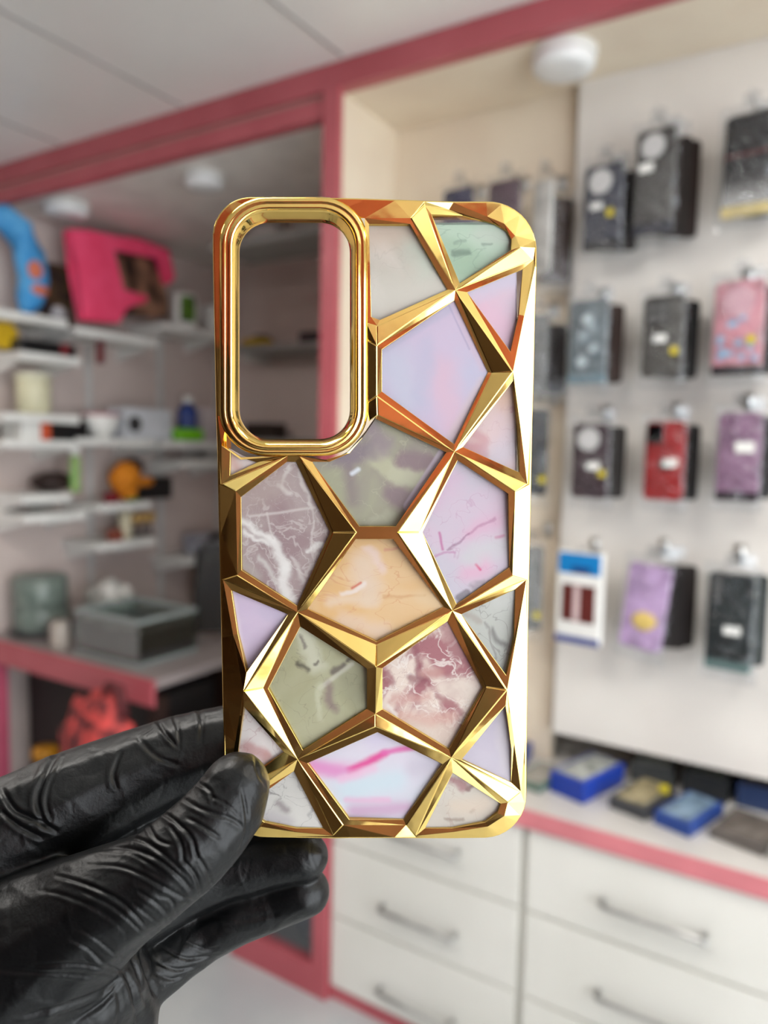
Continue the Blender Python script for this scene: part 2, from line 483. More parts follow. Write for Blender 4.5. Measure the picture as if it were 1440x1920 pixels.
    if bag:
        bm = bmesh.new()
        nx, nz = 8, 14
        wd, ht = wd * 1.14, ht * 1.07
        for sgn in (-1, 1):
            g = [[bm.verts.new((-wd / 2 + wd * i / nx,
                                sgn * 0.012 * (math.sin(math.pi * i / nx) * math.sin(math.pi * j / nz)) ** 0.35 + (0.002 * mnoise.noise(Vector((i * .9 + x * 50, j * .8 + ztop * 30, sgn))) if 0 < i < nx and 0 < j < nz else 0),
                                -0.012 - (ht + 0.012) * j / nz)) for i in range(nx + 1)] for j in range(nz + 1)]
            for j in range(nz):
                for i in range(nx):
                    bm.faces.new((g[j][i], g[j][i + 1], g[j + 1][i + 1], g[j + 1][i]))
        bmesh.ops.remove_doubles(bm, verts=bm.verts, dist=0.0002)
        obj('clear_bag', bm, M_bag, t, True)
    return t

BROWN, DK, NV = (58, 44, 40), (38, 38, 40), (40, 44, 66)
PACKS = [  # x, ztop, wd, ht, body, style, kwargs, label, backs (list of (dz, colour, phrase))
    (-0.535, 2.335, .105, .215, (46, 50, 66), 'ring', dict(sticker=(.022, -.02), lab=(-.012, .0, .03, .016), base=(26, 28, 34)), 'navy case with pale ring and yellow sticker, top row left of the big-ring case', [BROWN]),
    (-0.417, 2.395, .100, .255, (62, 60, 58), 'ring', dict(lab=(-.018, .03, .034, .02), base=(30, 34, 48)), 'charcoal case with the largest pale ring, hanging highest in the top row', [(52, 40, 34), (66, 44, 36)]),
    (-0.222, 2.39, .112, .235, (20, 22, 26), 'gloss', dict(base=(196, 178, 120), bag=True, rough=.12), 'glossy black case with thin red line and gold base at top right', [(44, 46, 48)]),
    (-0.557, 2.020, .108, .220, (104, 116, 122), 'silver', dict(base=(110, 132, 142)), 'clear bag with silver patterned case, second row left', [(88, 64, 56)]),
    (-0.381, 2.015, .104, .208, (78, 76, 72), 'lenses', dict(lab=(-.004, -.005, .03, .018), sticker=(.03, -.035)), 'dark grey case with four lens rings and yellow sticker, second row', [(40, 38, 38)]),
    (-0.222, 2.035, .114, .225, (206, 140, 152), 'glitter', dict(sticker=(.03, -.03), base=(30, 26, 32)), 'pink glitter case with blue sequins in second row at right', [(70, 60, 62)]),
    (-0.537, 1.720, .104, .205, (66, 52, 58), 'ring', dict(lab=(.01, -.012, .034, .018), sticker=(.034, -.03)), 'dark maroon case with pale ring, third row beside the red case', [(72, 66, 62)]),
    (-0.363, 1.725, .100, .205, (158, 28, 34), 'corner', dict(lab=(.016, -.004, .034, .018)), 'red case with black camera corner and black plate, third row', [(36, 30, 30)]),
    (-0.205, 1.745, .100, .215, (146, 110, 138), 'plain', dict(lab=(.014, .02, .04, .024), base=(50, 44, 50)), 'mauve case with white label, third row right of the red case', [(48, 42, 46)]),
    (-0.376, 1.385, .112, .232, (198, 166, 208), 'blob', dict(tilt=.10), 'lilac case with yellow patch, bottom row next to the striped black case', [(52, 44, 44), (66, 54, 50)]),
    (-0.202, 1.385, .110, .245, (40, 48, 50), 'ribs', dict(lab=(.008, -.02, .036, .02), base=(94, 118, 116)), 'black ribbed case with white label, bottom row right end', [(78, 90, 88)]),
]
for x, zt, wd, ht, body, style, kw, label, backs in PACKS:
    yf = 1.845
    pack(x, zt, yf, wd, ht, body, style, label, rz=kw.pop('rz', -0.12), **kw)
    hook(x, zt, 'steel peg hook holding the ' + label.split(',')[0].split(' with')[0])
    for k, c in enumerate(backs):  # shade between stacked packs goes into their colour, scaled darker
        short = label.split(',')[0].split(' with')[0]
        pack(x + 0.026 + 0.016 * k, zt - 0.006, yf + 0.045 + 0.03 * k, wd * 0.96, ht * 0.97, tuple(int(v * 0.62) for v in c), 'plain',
             ('shade-darkened case pack hanging directly behind the ' if k == 0 else 'rearmost shade-darkened case pack on the hook behind the ') + short, rz=0.45 if k == 0 else 0.6, bag=False, rough=0.9)

# carded box in the bottom row
t = thing('carded_case_box', 'white and blue retail box with brown window, bottom row at left', 'box', (-0.551, 1.85, 1.372), -0.12)
obj('carton', slab(bmesh.new(), 0.118, 0.235, 0.003, -0.010, 0.012, 0, -0.122), M_whiteplastic, t)
obj('header', slab(bmesh.new(), 0.112, 0.052, 0.003, -0.0115, -0.0095, 0, -0.035), mat('azure_header', (24, 130, 200), 0.35), t)['label'] = 'bright blue header'
obj('header_slot', slab(bmesh.new(), 0.05, 0.014, 0.006, -0.0128, -0.0112, 0.006, -0.05), mat('deep_blue', (30, 50, 110), 0.4), t)
w1 = obj('window', slab(bmesh.new(), 0.088, 0.094, 0.003, -0.0115, -0.0095, 0, -0.136), mat('wine_brown_case', (96, 40, 36), 0.35), t)
obj('strap', slab(bmesh.new(), 0.016, 0.090, 0.002, -0.0128, -0.0112, -0.004, -0.136), mat('pale_pink_strap', (214, 190, 190), 0.5), w1)
obj('foot_band', slab(bmesh.new(), 0.118, 0.018, 0.002, -0.0115, -0.0095, 0, -0.23), mat('violet_blue', (62, 74, 140), 0.4), t)
hook(-0.551, 1.372, 'steel peg hook holding the white and blue retail box')

# left section of the niche: cases on hooks seen edge-on or partly behind the gold case
for x, zt, wd, ht, body, y, rz, label in (
    (-0.93, 2.345, .10, .20, (44, 44, 78), 1.86, -0.1, 'dark blue case peeking over the top edge of the gold case'),
    (-0.797, 2.345, .10, .21, (84, 60, 72), 1.86, -0.1, 'plum case peeking over the gold case beside the dark blue one'),
    (-0.690, 2.33, .060, .255, (206, 204, 198), 1.86, -0.3, 'white narrow pack in the top row just right of the gold case'),
    (-0.672, 2.30, .09, .24, (60, 42, 36), 1.91, 0.7, 'brown pack turned edge-on behind the white narrow pack'),
    (-0.700, 2.00, .07, .22, (108, 108, 106), 1.87, 0.2, 'grey pack beside the right edge of the gold case, second row'),
    (-0.676, 1.98, .09, .20, (42, 34, 34), 1.92, 0.7, 'dark pack turned edge-on behind the grey pack'),
    (-0.694, 1.76, .07, .25, (40, 42, 44), 1.88, 0.3, 'black pack beside the right edge of the gold case, third row'),
    (-0.694, 1.40, .07, .25, (130, 130, 128), 1.88, 0.3, 'light grey pack beside the right edge of the gold case, bottom row'),
):
    pack(x, zt, y, wd, ht, body, 'plain', label, rz=rz, sticker=(.02, -.07) if 'third' in label or 'bottom row' in label else None)
    if rz < 0.5:
        hook(x, zt, 'steel peg hook holding the ' + label.split(' peeking')[0].split(' beside')[0].split(' in the')[0] + (' of the ' + label.split(', ')[1] if ', ' in label else ''), y1=2.0, ln=0.15)

# ------------------------------------------------------------------ alcove on the left: shelves and goods
XF, XW = -2.60, -2.85
SH = {}
def wall_shelf(key, pa, pb, label):
    a, b = on(pa[0], pa[1], 0, XF), on(pb[0], pb[1], 0, XF)
    z = (a[2] + b[2]) / 2
    t = thing('wall_shelf', label, 'shelf', (XW, a[1], z), 0, 'white shelves in the alcove')
    ln = b[1] - a[1]
    obj('board', B(0.002, XF - XW, 0, ln, -0.018, 0.014, 0.003), M_white, t)
    for yy in (0.02, ln - 0.02):
        bm = bmesh.new()
        vs_ = [bm.verts.new((xx, yy + dy, zz)) for dy in (-0.003, 0.003) for xx, zz in ((0.002, -0.018), (0.2, -0.018), (0.19, -0.03), (0.002, -0.075))]
        bm.faces.new(vs_[:4]); bm.faces.new(vs_[4:])
        for k in range(4):
            bm.faces.new((vs_[k], vs_[(k + 1) % 4], vs_[4 + (k + 1) % 4], vs_[4 + k]))
        obj('bracket', bm, M_white, t)
    SH[key] = (a[1], b[1], z + 0.014)
wall_shelf('a1', (-10, 572), (128, 618), 'white wall shelf under the blue cushion')
wall_shelf('a2', (143, 613), (296, 648), 'white wall shelf under the pink photo frame')
wall_shelf('a3', (310, 606), (420, 634), 'white wall shelf under the green and white mug')
wall_shelf('b1', (38, 658), (152, 684), 'white wall shelf under the black tray, above the cream jar')
wall_shelf('c1', (8, 774), (150, 792), 'white wall shelf under the cream jar')
wall_shelf('c2', (150, 825), (292, 832), 'white wall shelf under the white bowl and the webcam box')
wall_shelf('c3', (314, 826), (420, 840), 'white wall shelf under the lime green box')
wall_shelf('d1', (8, 826), (142, 838), 'white wall shelf under the orange and black carton')
wall_shelf('e1', (42, 930), (135, 938), 'white wall shelf under the green bottle')
wall_shelf('e2', (186, 946), (284, 952), 'white wall shelf under the orange plush toy')
wall_shelf('e3', (345, 866), (430, 872), 'empty white wall shelf against left edge of the gold case')
wall_shelf('f1', (48, 966), (162, 972), 'white wall shelf above the round disc stack')
wall_shelf('f2', (186, 1018), (292, 1022), 'white wall shelf under the small gold cups')
wall_shelf('f3', (350, 1046), (430, 1050), 'white wall shelf low beside the gold case, above the chair')
for px_, y0_, y1_, lab in ((166, 640, 1100, 'first slotted steel upright on the mauve wall from the left'), (299, 380, 1180, 'tall slotted steel upright on mauve wall behind the pink frame'), (410, 380, 1100, 'slotted steel upright on mauve wall at the gold case edge')):
    a, b = on(px_, y0_, 0, XW + 0.012), on(px_, y1_, 0, XW + 0.012)
    z1_ = min(a[2], 2.515)
    bm = bmesh.new()
    box(bm, XW + 0.001, XW + 0.014, a[1] - 0.013, a[1] + 0.013, max(b[2], 0.85), z1_)
    o = tag(obj('shelf_upright', bm, mat('white_metal_upright', (206, 206, 204), 0.35)), lab, 'upright', 'slotted uprights')

def bshelf(px0, px1, py, label):
    a, b = on(px0, py, 1, 2.70), on(px1, py, 1, 2.70)
    z = on(px0, py, 1, 2.70)[2]
    t = thing('wall_shelf', label, 'shelf', (a[0], 2.95, z), 0, 'grey shelves on the alcove back wall')
    ln = b[0] - a[0]
    obj('board', B(0, ln, -0.25, -0.002, -0.016, 0.012, 0.002), mat('grey_shelf', (150, 150, 146), 0.4), t)
    obj('bracket', B(0.03, 0.04, -0.2, -0.002, -0.05, -0.016), M_white, t)
    return a, b, z + 0.012
ua = on(392, 470, 1, 2.2)
zu = on(450, 452, 1, 2.2)[2]
t = thing('wall_shelf', 'upper grey shelf with pale boxes, seen through the camera cutout', 'shelf', (ua[0], 2.2, zu), 0, 'grey shelves on the alcove back wall')
obj('board', B(0, -1.246 - ua[0], 0.0, 0.24, -0.02, 0.012, 0.002), mat('grey_shelf', (150, 150, 146), 0.4), t)
obj('bracket', B(-1.246 - ua[0] - 0.02, -1.246 - ua[0], 0.02, 0.2, -0.06, -0.02), M_white, t)
zu += 0.012
ba, bb, bz = bshelf(430, 650, 655, 'middle grey shelf with yellow item, seen through the camera cutout')
bc, bd, bz2 = bshelf(430, 650, 826, 'lowest grey shelf with brown carton, seen through the camera cutout')

def yat(px_, X=-2.70):
    return on(px_, 700, 0, X)[1]
def put(px_, key, X=-2.70):
    return (X, on(px_, 700, 0, X)[1], SH[key][2])

# blue cushion: curved, hanging over the shelf end
p = put(30, 'a1', -2.68)
t = thing('neck_cushion', 'sky blue curved cushion with orange patches on the topmost left shelf', 'cushion', (p[0], p[1], p[2]))
bm = bmesh.new()
tube(bm, [(0, -0.10, 0.33), (0, -0.04, 0.345), (0, 0.02, 0.31), (0, 0.065, 0.23), (0, 0.08, 0.14), (0, 0.06, 0.06), (0, 0.04, 0.012)],
     [0.03, 0.05, 0.058, 0.058, 0.055, 0.048, 0.02], 16)
obj('body', bm, mat('sky_blue_plush', (92, 168, 220), 0.8, c2=(50, 140, 205), scale=12), t, True)
bm = bmesh.new(); blob(bm, (0.05, 0.055, 0.17), 0.014, 0.03, 0.035); blob(bm, (0.045, 0.075, 0.10), 0.014, 0.035, 0.022)
obj('patch', bm, mat('orange_patch', (214, 120, 92), 0.8), t, True)['label'] = 'orange patches'
p = put(105, 'a1', -2.76)
o = tag(obj('framed_picture', B(p[0], p[0] + 0.02, p[1] - 0.07, p[1] + 0.07, p[2], p[2] + 0.24, 0.004), mat('brown_print', (74, 58, 34), 0.5, c2=(40, 28, 24), scale=20)), 'dark brown picture standing between blue cushion and pink frame', 'picture')
p = put(112, 'a1', -2.64)
o = tag(obj('trinket', blob(bmesh.new(), (p[0], p[1], p[2] + 0.028), 0.02, 0.03, 0.026, 0.2, 3), mat('grey_white_trinket', (170, 168, 172), 0.5)), 'small pale trinket in front of the dark brown picture', 'ornament')

# pink plush photo frame
a = on(150, 598, 0, -2.62)
t = thing('photo_frame', 'hot pink padded photo frame with dark photo, leaning on white shelf', 'photo frame', (-2.66, a[1], SH['a2'][2]))
t.rotation_euler = (0, 0, 0.0)
def padded(pts, th=0.05):
    bm = bmesh.new()
    f_ = [bm.verts.new((th / 2, y, z)) for y, z in pts]
    b_ = [bm.verts.new((-th / 2, y, z)) for y, z in pts]
    bm.faces.new(f_); bm.faces.new(list(reversed(b_)))
    n = len(pts)
    for k in range(n):
        bm.faces.new((f_[k], f_[(k + 1) % n], b_[(k + 1) % n], b_[k]))
    bmesh.ops.bevel(bm, geom=bm.edges[:], offset=0.012, segments=3, profile=0.5, affect='EDGES')
    return bm
s = 0.86
PF = [(on(x_, y_, 0, -2.635)[1] - a[1], on(x_, y_, 0, -2.635)[2] - SH['a2'][2]) for x_, y_ in
      ((158, 601), (228, 606), (232, 574), (276, 568), (278, 553), (228, 548), (206, 462), (300, 482), (316, 535), (330, 522), (318, 468), (262, 446), (205, 440), (170, 430), (130, 428), (148, 500))]
PF = [(y, max(z, 0.004)) for y, z in PF]
obj('padded_border', padded(PF, 0.06), mat('hot_pink_plush', (246, 80, 122), 0.75, c2=(238, 66, 108), scale=14), t)
pp = [(on(x_, y_, 0, -2.66)[1] - a[1], on(x_, y_, 0, -2.66)[2] - SH['a2'][2]) for x_, y_ in ((212, 462), (300, 482), (318, 560), (318, 596), (236, 592), (232, 560))]
pp = [(y, max(z, 0.004)) for y, z in pp]
bm = bmesh.new(); vv = [bm.verts.new((-0.012, y, z)) for y, z in pp]; v2 = [bm.verts.new((-0.025, y, z)) for y, z in pp]
bm.faces.new(vv); bm.faces.new(v2[::-1])
for k in range(len(vv)):
    bm.faces.new((vv[k], vv[(k + 1) % len(vv)], v2[(k + 1) % len(vv)], v2[k]))
obj('photograph', bm, mat('dark_photo_print', (30, 20, 18), 0.4, c2=(150, 110, 88), scale=9, detail=2), t)['label'] = 'dark brownish photograph'

# mug
p = put(345, 'a3', -2.68)
t = thing('mug', 'white mug with green picture on the shelf right of the pink frame', 'mug', p)
t.scale = (1.35, 1.35, 1.35)
obj('body', lathe(bmesh.new(), [(0.04, 0.0), (0.044, 0.01), (0.044, 0.115), (0.040, 0.118), (0.038, 0.02)], 28), M_whiteplastic, t, True)
bm = bmesh.new(); tube(bm, [(0, 0.042, 0.095), (0, 0.065, 0.09), (0, 0.075, 0.06), (0, 0.065, 0.03), (0, 0.042, 0.025)], 0.007, 8)
obj('handle', bm, M_whiteplastic, t, True)
bm = bmesh.new()
for k in range(8):
    pass
box(bm, 0.022, 0.0465, -0.038, 0.008, 0.02, 0.105, 0.002)
obj('printed_picture', bm, mat('leaf_green_print', (96, 140, 44), 0.5, c2=(50, 70, 30), scale=30), t)
p = put(403, 'a3', -2.70)
t = thing('mug', 'plain white mug against left edge of the gold case', 'mug', p)
t.scale = (1.3, 1.3, 1.3)
obj('body', lathe(bmesh.new(), [(0.04, 0.0), (0.044, 0.01), (0.044, 0.105), (0.040, 0.108), (0.038, 0.02)], 28), M_whiteplastic, t, True)

# second row
p = put(70, 'b1', -2.70)
o = tag(obj('phone_tray', B(p[0] - 0.06, p[0] + 0.08, p[1] - 0.12, p[1] + 0.12, p[2], p[2] + 0.05, 0.006), M_black), 'black flat tray with glossy top on a left shelf', 'tray')
p = put(118, 'b1', -2.63)
o = tag(obj('red_tag', B(p[0], p[0] + 0.02, p[1] - 0.015, p[1] + 0.015, p[2], p[2] + 0.05, 0.003), mat('dull_red', (120, 30, 38), 0.5)), 'small red tag beside the black tray', 'tag')
p = on(5, 620, 0, -2.7)
o = tag(obj('tape_roll', lathe(bmesh.new(), [(0.05, -0.02), (0.052, 0.0), (0.05, 0.02)], 24, 'X', (p[0], p[1], SH['b1'][2] + 0.06)), mat('mustard_yellow', (206, 168, 20), 0.5)), 'yellow tape roll at left edge of picture beside black tray', 'tape')
a = on(188, 640, 0, -2.66); b = on(188, 682, 0, -2.66)
o = tag(obj('hanging_ribbon', B(-2.665, -2.655, a[1] - 0.016, a[1] + 0.016, b[2], SH['a2'][2] - 0.034, 0.002), mat('wine_red', (112, 24, 34), 0.6)), 'wine red ribbon hanging under the pink frame shelf', 'ribbon')
p = put(62, 'c1', -2.68)
t = thing('jar', 'cream ribbed jar standing on the third left shelf', 'jar', p)
obj('body', lathe(bmesh.new(), [(0.05, 0), (0.062, 0.01), (0.064, 0.12), (0.06, 0.13)], 28), mat('cream_plastic', (214, 210, 178), 0.45), t, True)
obj('lid', lathe(bmesh.new(), [(0.066, 0.13), (0.066, 0.15), (0.06, 0.155)], 28), mat('pale_cream_lid', (224, 222, 196), 0.4), t, True)
# orange / black carton
p = put(85, 'd1', -2.70)
t = thing('carton', 'white carton with orange stripe and black end, under the cream jar shelf', 'box', p)
obj('box_body', B(-0.06, 0.07, -0.15, -0.07, 0, 0.085, 0.002), M_whiteplastic, t)
obj('stripe', B(-0.06, 0.071, -0.07, -0.03, 0, 0.085), mat('orange_red', (210, 84, 44), 0.5), t)['label'] = 'orange-red stripe'
obj('sleeve', B(-0.06, 0.07, -0.03, 0.14, 0, 0.082, 0.002), M_black, t)['label'] = 'black sleeve'
# bowl and webcam box, pump bottle
p = put(188, 'c2', -2.68)
t = thing('bowl', 'white bowl with pink rim on the shelf left of webcam box', 'bowl', p)
obj('body', lathe(bmesh.new(), [(0.03, 0), (0.035, 0.006), (0.065, 0.05), (0.078, 0.10), (0.074, 0.10), (0.06, 0.05), (0.02, 0.015)], 32), M_whiteplastic, t, True)
obj('rim', lathe(bmesh.new(), [(0.0795, 0.094), (0.0795, 0.104), (0.074, 0.104), (0.074, 0.094)], 32), mat('dusty_pink', (196, 140, 148), 0.5), t, True)
p = put(262, 'c2', -2.70)
t = thing('webcam_box', 'white box with round dark lens print, right of the white bowl', 'box', p)
obj('carton', B(-0.06, 0.06, -0.13, 0.13, 0, 0.135, 0.003), mat('bluish_white_card', (210, 214, 220), 0.4), t)
obj('lens_print', lathe(bmesh.new(), [(0.035, 0.060), (0.035, 0.063)], 24, 'X', (0, -0.08, 0.065)), M_dark, t)
p = put(352, 'c3', -2.74)
t = thing('bottle', 'blue bottle behind the lime green box', 'bottle', p)
obj('body', lathe(bmesh.new(), [(0.042, 0), (0.045, 0.01), (0.045, 0.15), (0.02, 0.185)], 24), mat('royal_blue', (40, 66, 140), 0.35), t, True)
obj('cap', lathe(bmesh.new(), [(0.024, 0.185), (0.024, 0.22)], 20), M_whiteplastic, t, True)
p = put(385, 'c3', -2.76)
o = tag(obj('carton', B(p[0] - .04, p[0] + .04, p[1] - .05, p[1] + .05, p[2], p[2] + 0.17, 0.003), mat('pale_pinkish_card', (206, 196, 198), 0.5)), 'pale pinkish carton beside the blue bottle', 'box')
p = put(352, 'c3', -2.64)
o = tag(obj('lime_case', box(bmesh.new(), p[0] - .03, p[0] + .03, p[1] - .085, p[1] + .085, p[2], p[2] + 0.06, 0.02, 4), mat('lime_green', (120, 200, 30), 0.4)), 'lime green rounded case on the shelf at left of the gold case', 'case')
# green bottle, dark tray behind
p = put(138, 'e1', -2.66)
t = thing('bottle', 'slim green bottle with pale cap standing on a low left shelf', 'bottle', p)
obj('body', lathe(bmesh.new(), [(0.02, 0), (0.022, 0.01), (0.022, 0.13), (0.016, 0.15)], 20), mat('soft_green', (118, 160, 84), 0.4, c2=(150, 176, 110), scale=20), t, True)
obj('cap', lathe(bmesh.new(), [(0.02, 0.15), (0.02, 0.20), (0.015, 0.205)], 20), M_whiteplastic, t, True)
p = put(98, 'e1', -2.74)
o = tag(obj('dark_pouch', blob(bmesh.new(), (p[0], p[1], p[2] + 0.04), 0.06, 0.09, 0.04, 0.2, 2), mat('deep_brown', (44, 26, 22), 0.5)), 'deep brown pouch lying behind the slim green bottle', 'pouch')
# orange plush toy
p = put(240, 'e2', -2.66)
t = thing('plush_toy', 'orange plush toy sitting on the low shelf beside black box', 'toy', p)
bm = bmesh.new()
blob(bm, (0, -0.02, 0.10), 0.06, 0.07, 0.075, 0.12, 2)
blob(bm, (0.01, 0.075, 0.085), 0.03, 0.05, 0.022)
blob(bm, (0, -0.01, 0.035), 0.045, 0.04, 0.035)
obj('body', bm, mat('orange_plush', (212, 130, 14), 0.8, c2=(196, 112, 10), scale=30), t, True)
bm = bmesh.new(); blob(bm, (-0.01, 0.03, 0.15), 0.045, 0.05, 0.04)
obj('cap', bm, mat('dark_brown_felt', (48, 30, 24), 0.8), t, True)
bm = bmesh.new(); blob(bm, (0.02, -0.005, 0.012), 0.03, 0.035, 0.012)
obj('foot', bm, mat('green_felt', (66, 120, 30), 0.8), t, True)
p = put(283, 'e2', -2.74)
o = tag(obj('speaker_box', B(p[0] - .05, p[0] + .05, p[1] - .1, p[1] + .08, p[2], p[2] + 0.10, 0.004), M_black), 'black box behind the orange plush toy', 'box')
p = put(206, 'e2', -2.64)
o = tag(obj('red_case', box(bmesh.new(), p[0] - .02, p[0] + .02, p[1] - .03, p[1] + .03, p[2], p[2] + 0.045, 0.008), mat('cherry_red', (120, 22, 36), 0.5)), 'cherry red small case at the foot of the orange toy', 'case')
# cups
p = put(232, 'f2', -2.68)
o = tag(obj('candle', lathe(bmesh.new(), [(0.026, 0), (0.028, 0.01), (0.028, 0.115), (0.02, 0.12)], 24, c=p), mat('cream_wax', (214, 206, 178), 0.5), None, True), 'tall cream candle beside the row of gold cups', 'candle')
for k, pxk in enumerate((250, 265, 280)):
    p = put(pxk, 'f2', -2.70)
    t = thing('goblet', ('first', 'second', 'third')[k] + ' small gold cup right of the cream candle', 'cup', p, 0, 'small gold cups')
    obj('base', lathe(bmesh.new(), [(0.02, 0), (0.02, 0.006), (0.005, 0.015), (0.005, 0.05)], 20), M_dark, t, True)
    obj('bowl', lathe(bmesh.new(), [(0.006, 0.05), (0.022, 0.07), (0.024, 0.105), (0.02, 0.105)], 20), mat('pale_gold', (216, 178, 110), 0.3, metal=0.6), t, True)
p = put(212, 'f2', -2.64)
o = tag(obj('red_box', B(p[0] - .02, p[0] + .02, p[1] - .03, p[1] + .03, p[2], p[2] + 0.05, 0.004), mat('brick_red', (138, 70, 54), 0.5)), 'small brick red box left of the cream candle', 'box')
# yellow and dark goods and brown carton seen through the cutout
pa = on(480, 640, 1, 2.78)
o = tag(obj('yellow_cable_pack', blob(bmesh.new(), (pa[0], 2.79, bz + 0.025), 0.10, 0.05, 0.022, 0.25, 3), mat('bright_yellow', (214, 178, 20), 0.5), None, True), 'bright yellow pack on shelf seen through the camera cutout', 'pack')
pa = on(580, 640, 1, 2.78)
o = tag(obj('adapter', box(bmesh.new(), pa[0] - .05, pa[0] + .05, 2.76, 2.86, bz, bz + 0.055, 0.008), M_black), 'black adapter right of the yellow pack on the shelf', 'adapter')
pa = on(470, 625, 1, 2.84)
o = tag(obj('camera_bag', blob(bmesh.new(), (pa[0], 2.905, bz + 0.045), 0.08, 0.03, 0.04, 0.2, 2), M_dark, None, True), 'charcoal pouch lying behind the bright yellow pack', 'pouch')
pa = on(490, 810, 1, 2.78)
o = tag(obj('carton', B(pa[0] - .09, pa[0] + .09, 2.76, 2.86, bz2, bz2 + 0.075, 0.003), M_brown), 'brown carton on lowest shelf seen through the camera cutout', 'box')
for k, (pxk, c, lab) in enumerate(((500, (206, 202, 198), 'pale box on upper shelf, left one in the cutout'), (578, (180, 174, 172), 'grey box on upper shelf beside the pink post'))):
    pa = on(pxk, 440, 1, 2.28)
    tag(obj('carton', B(pa[0] - .06, pa[0] + .06, 2.26, 2.38, zu, zu + 0.055, 0.003), mat('card_%d' % k, c, 0.5)), lab, 'box')
# smaller goods at the far end of the left wall
for k, (pxk, key, c, sz, lab) in enumerate((
    (385, 'f3', (176, 178, 190), (.06, .10, .10), 'silvery package on the low shelf beside the gold case'),
    (395, 'e3', (200, 196, 192), (.05, .06, .05), 'small pale package on shelf against gold case'),
)):
    p = put(pxk, key, -2.70)
    tag(obj('parcel', box(bmesh.new(), p[0] - sz[0], p[0] + sz[0], p[1] - sz[1], p[1] + sz[1], p[2], p[2] + sz[2], 0.015, 3), mat('parcel_%d' % k, c, 0.4, c2=tuple(int(v * .7) for v in c), scale=25)), lab, 'parcel')

# ------------------------------------------------------------------ left counter with goods, chair, bag
YC, ZL = 1.64, 0.845
t = thing('work_counter', 'dark work counter with pink front edge below the alcove shelves', 'counter', (-2.85, YC, 0))
LX = 0.98
obj('top', B(0.002, LX, 0.0, 0.50, ZL - 0.03, ZL), mat('grey_worktop', (152, 142, 140), 0.35), t)
obj('edge_strip', B(0.002, LX + 0.003, -0.014, 0.0, ZL - 0.09, ZL + 0.002, 0.004), M_pink, t)['label'] = 'pink front edge'
obj('back_panel', B(0.002, LX - 0.05, 0.42, 0.45, 0.0, ZL - 0.03), M_brown, t)
obj('leg', B(0.04, 0.075, 0.0, 0.05, 0, ZL - 0.075), mat('pink_leg', (196, 90, 116), 0.5), t)
obj('leg', B(LX - 0.06, LX - 0.02, 0.02, 0.07, 0, ZL - 0.075), M_brown, t)

def onz(px_, py_, z):
    return on(px_, py_, 2, z)
# glass tank
t = thing('glass_tank', 'low clear glass tank with dark contents on the work counter', 'tank', (-2.35, YC + 0.05, ZL + 0.005))
W_, D_, H_ = 0.34, 0.27, 0.15
bm = bmesh.new()
for x0, x1, y0, y1 in ((0, W_, 0, .006), (0, W_, D_ - .006, D_), (0, .006, .006, D_ - .006), (W_ - .006, W_, .006, D_ - .006)):
    box(bm, x0, x1, y0, y1, 0.004, H_)
obj('glass_walls', bm, clear_mat('greenish_glass', (0.72, 0.80, 0.78), 0.16, 0.05), t)
bm = bmesh.new()
for z in (0.0, H_):
    for x0, x1, y0, y1 in ((0, W_, -.004, .008), (0, W_, D_ - .008, D_ + .004), (-.004, .008, 0, D_), (W_ - .008, W_ + .004, 0, D_)):
        box(bm, x0, x1, y0, y1, z, z + 0.012)
obj('rim', bm, mat('grey_rim', (150, 158, 156), 0.4), t)
obj('liner', B(0.01, W_ - .01, 0.012, D_ - .01, 0.012, 0.11), M_black, t)
# stack of discs, plastic bag, jar, red cap
t = thing('disc_spindle', 'greenish grey spindle of discs stacked at far left on counter', 'disc stack', (-2.72, YC + 0.16, ZL + 0.001))
obj('stack', lathe(bmesh.new(), [(0.10, 0.02), (0.105, 0.03), (0.105, 0.10), (0.10, 0.105), (0.105, 0.11), (0.105, 0.22), (0.09, 0.235)], 36), mat('grey_green_plastic', (120, 132, 124), 0.3, c2=(96, 108, 102), scale=30), t, True)
obj('base', lathe(bmesh.new(), [(0.115, 0), (0.115, 0.02)], 36), M_dark, t, True)
bm = bmesh.new(); blob(bm, (-2.52, YC + 0.34, ZL + 0.11), 0.13, 0.07, 0.10, 0.3, 2.2, sub=4, seed=5)
tag(obj('plastic_bag', bm, mat('whitish_bag_film', (206, 204, 198), 0.25, c2=(150, 150, 146), scale=25), None, True), 'crumpled whitish plastic bag behind on the work counter', 'bag')
bm = bmesh.new(); blob(bm, (-2.545, YC + 0.12, ZL + 0.05), 0.05, 0.05, 0.045, 0.2, 3, sub=3, seed=9)
tag(obj('cloth_bundle', bm, mat('grey_cloth', (110, 106, 104), 0.8, c2=(70, 68, 70), scale=20), None, True), 'grey cloth bundle near front edge of the work counter', 'cloth')
o = tag(obj('jar', lathe(bmesh.new(), [(0.03, 0), (0.034, 0.01), (0.034, 0.10), (0.03, 0.105)], 24, c=(-2.44, YC + 0.05, ZL + 0.001)), mat('beige_jar', (170, 160, 150), 0.4), None, True), 'beige jar on the counter left of the glass tank', 'jar')
o = tag(obj('beaker', lathe(bmesh.new(), [(0.03, 0), (0.03, 0.05), (0.02, 0.06)], 20, c=(-2.25, YC + 0.42, ZL + 0.001)), mat('dull_red', (120, 30, 38), 0.5), None, True), 'dull red beaker standing behind the glass tank', 'cup')

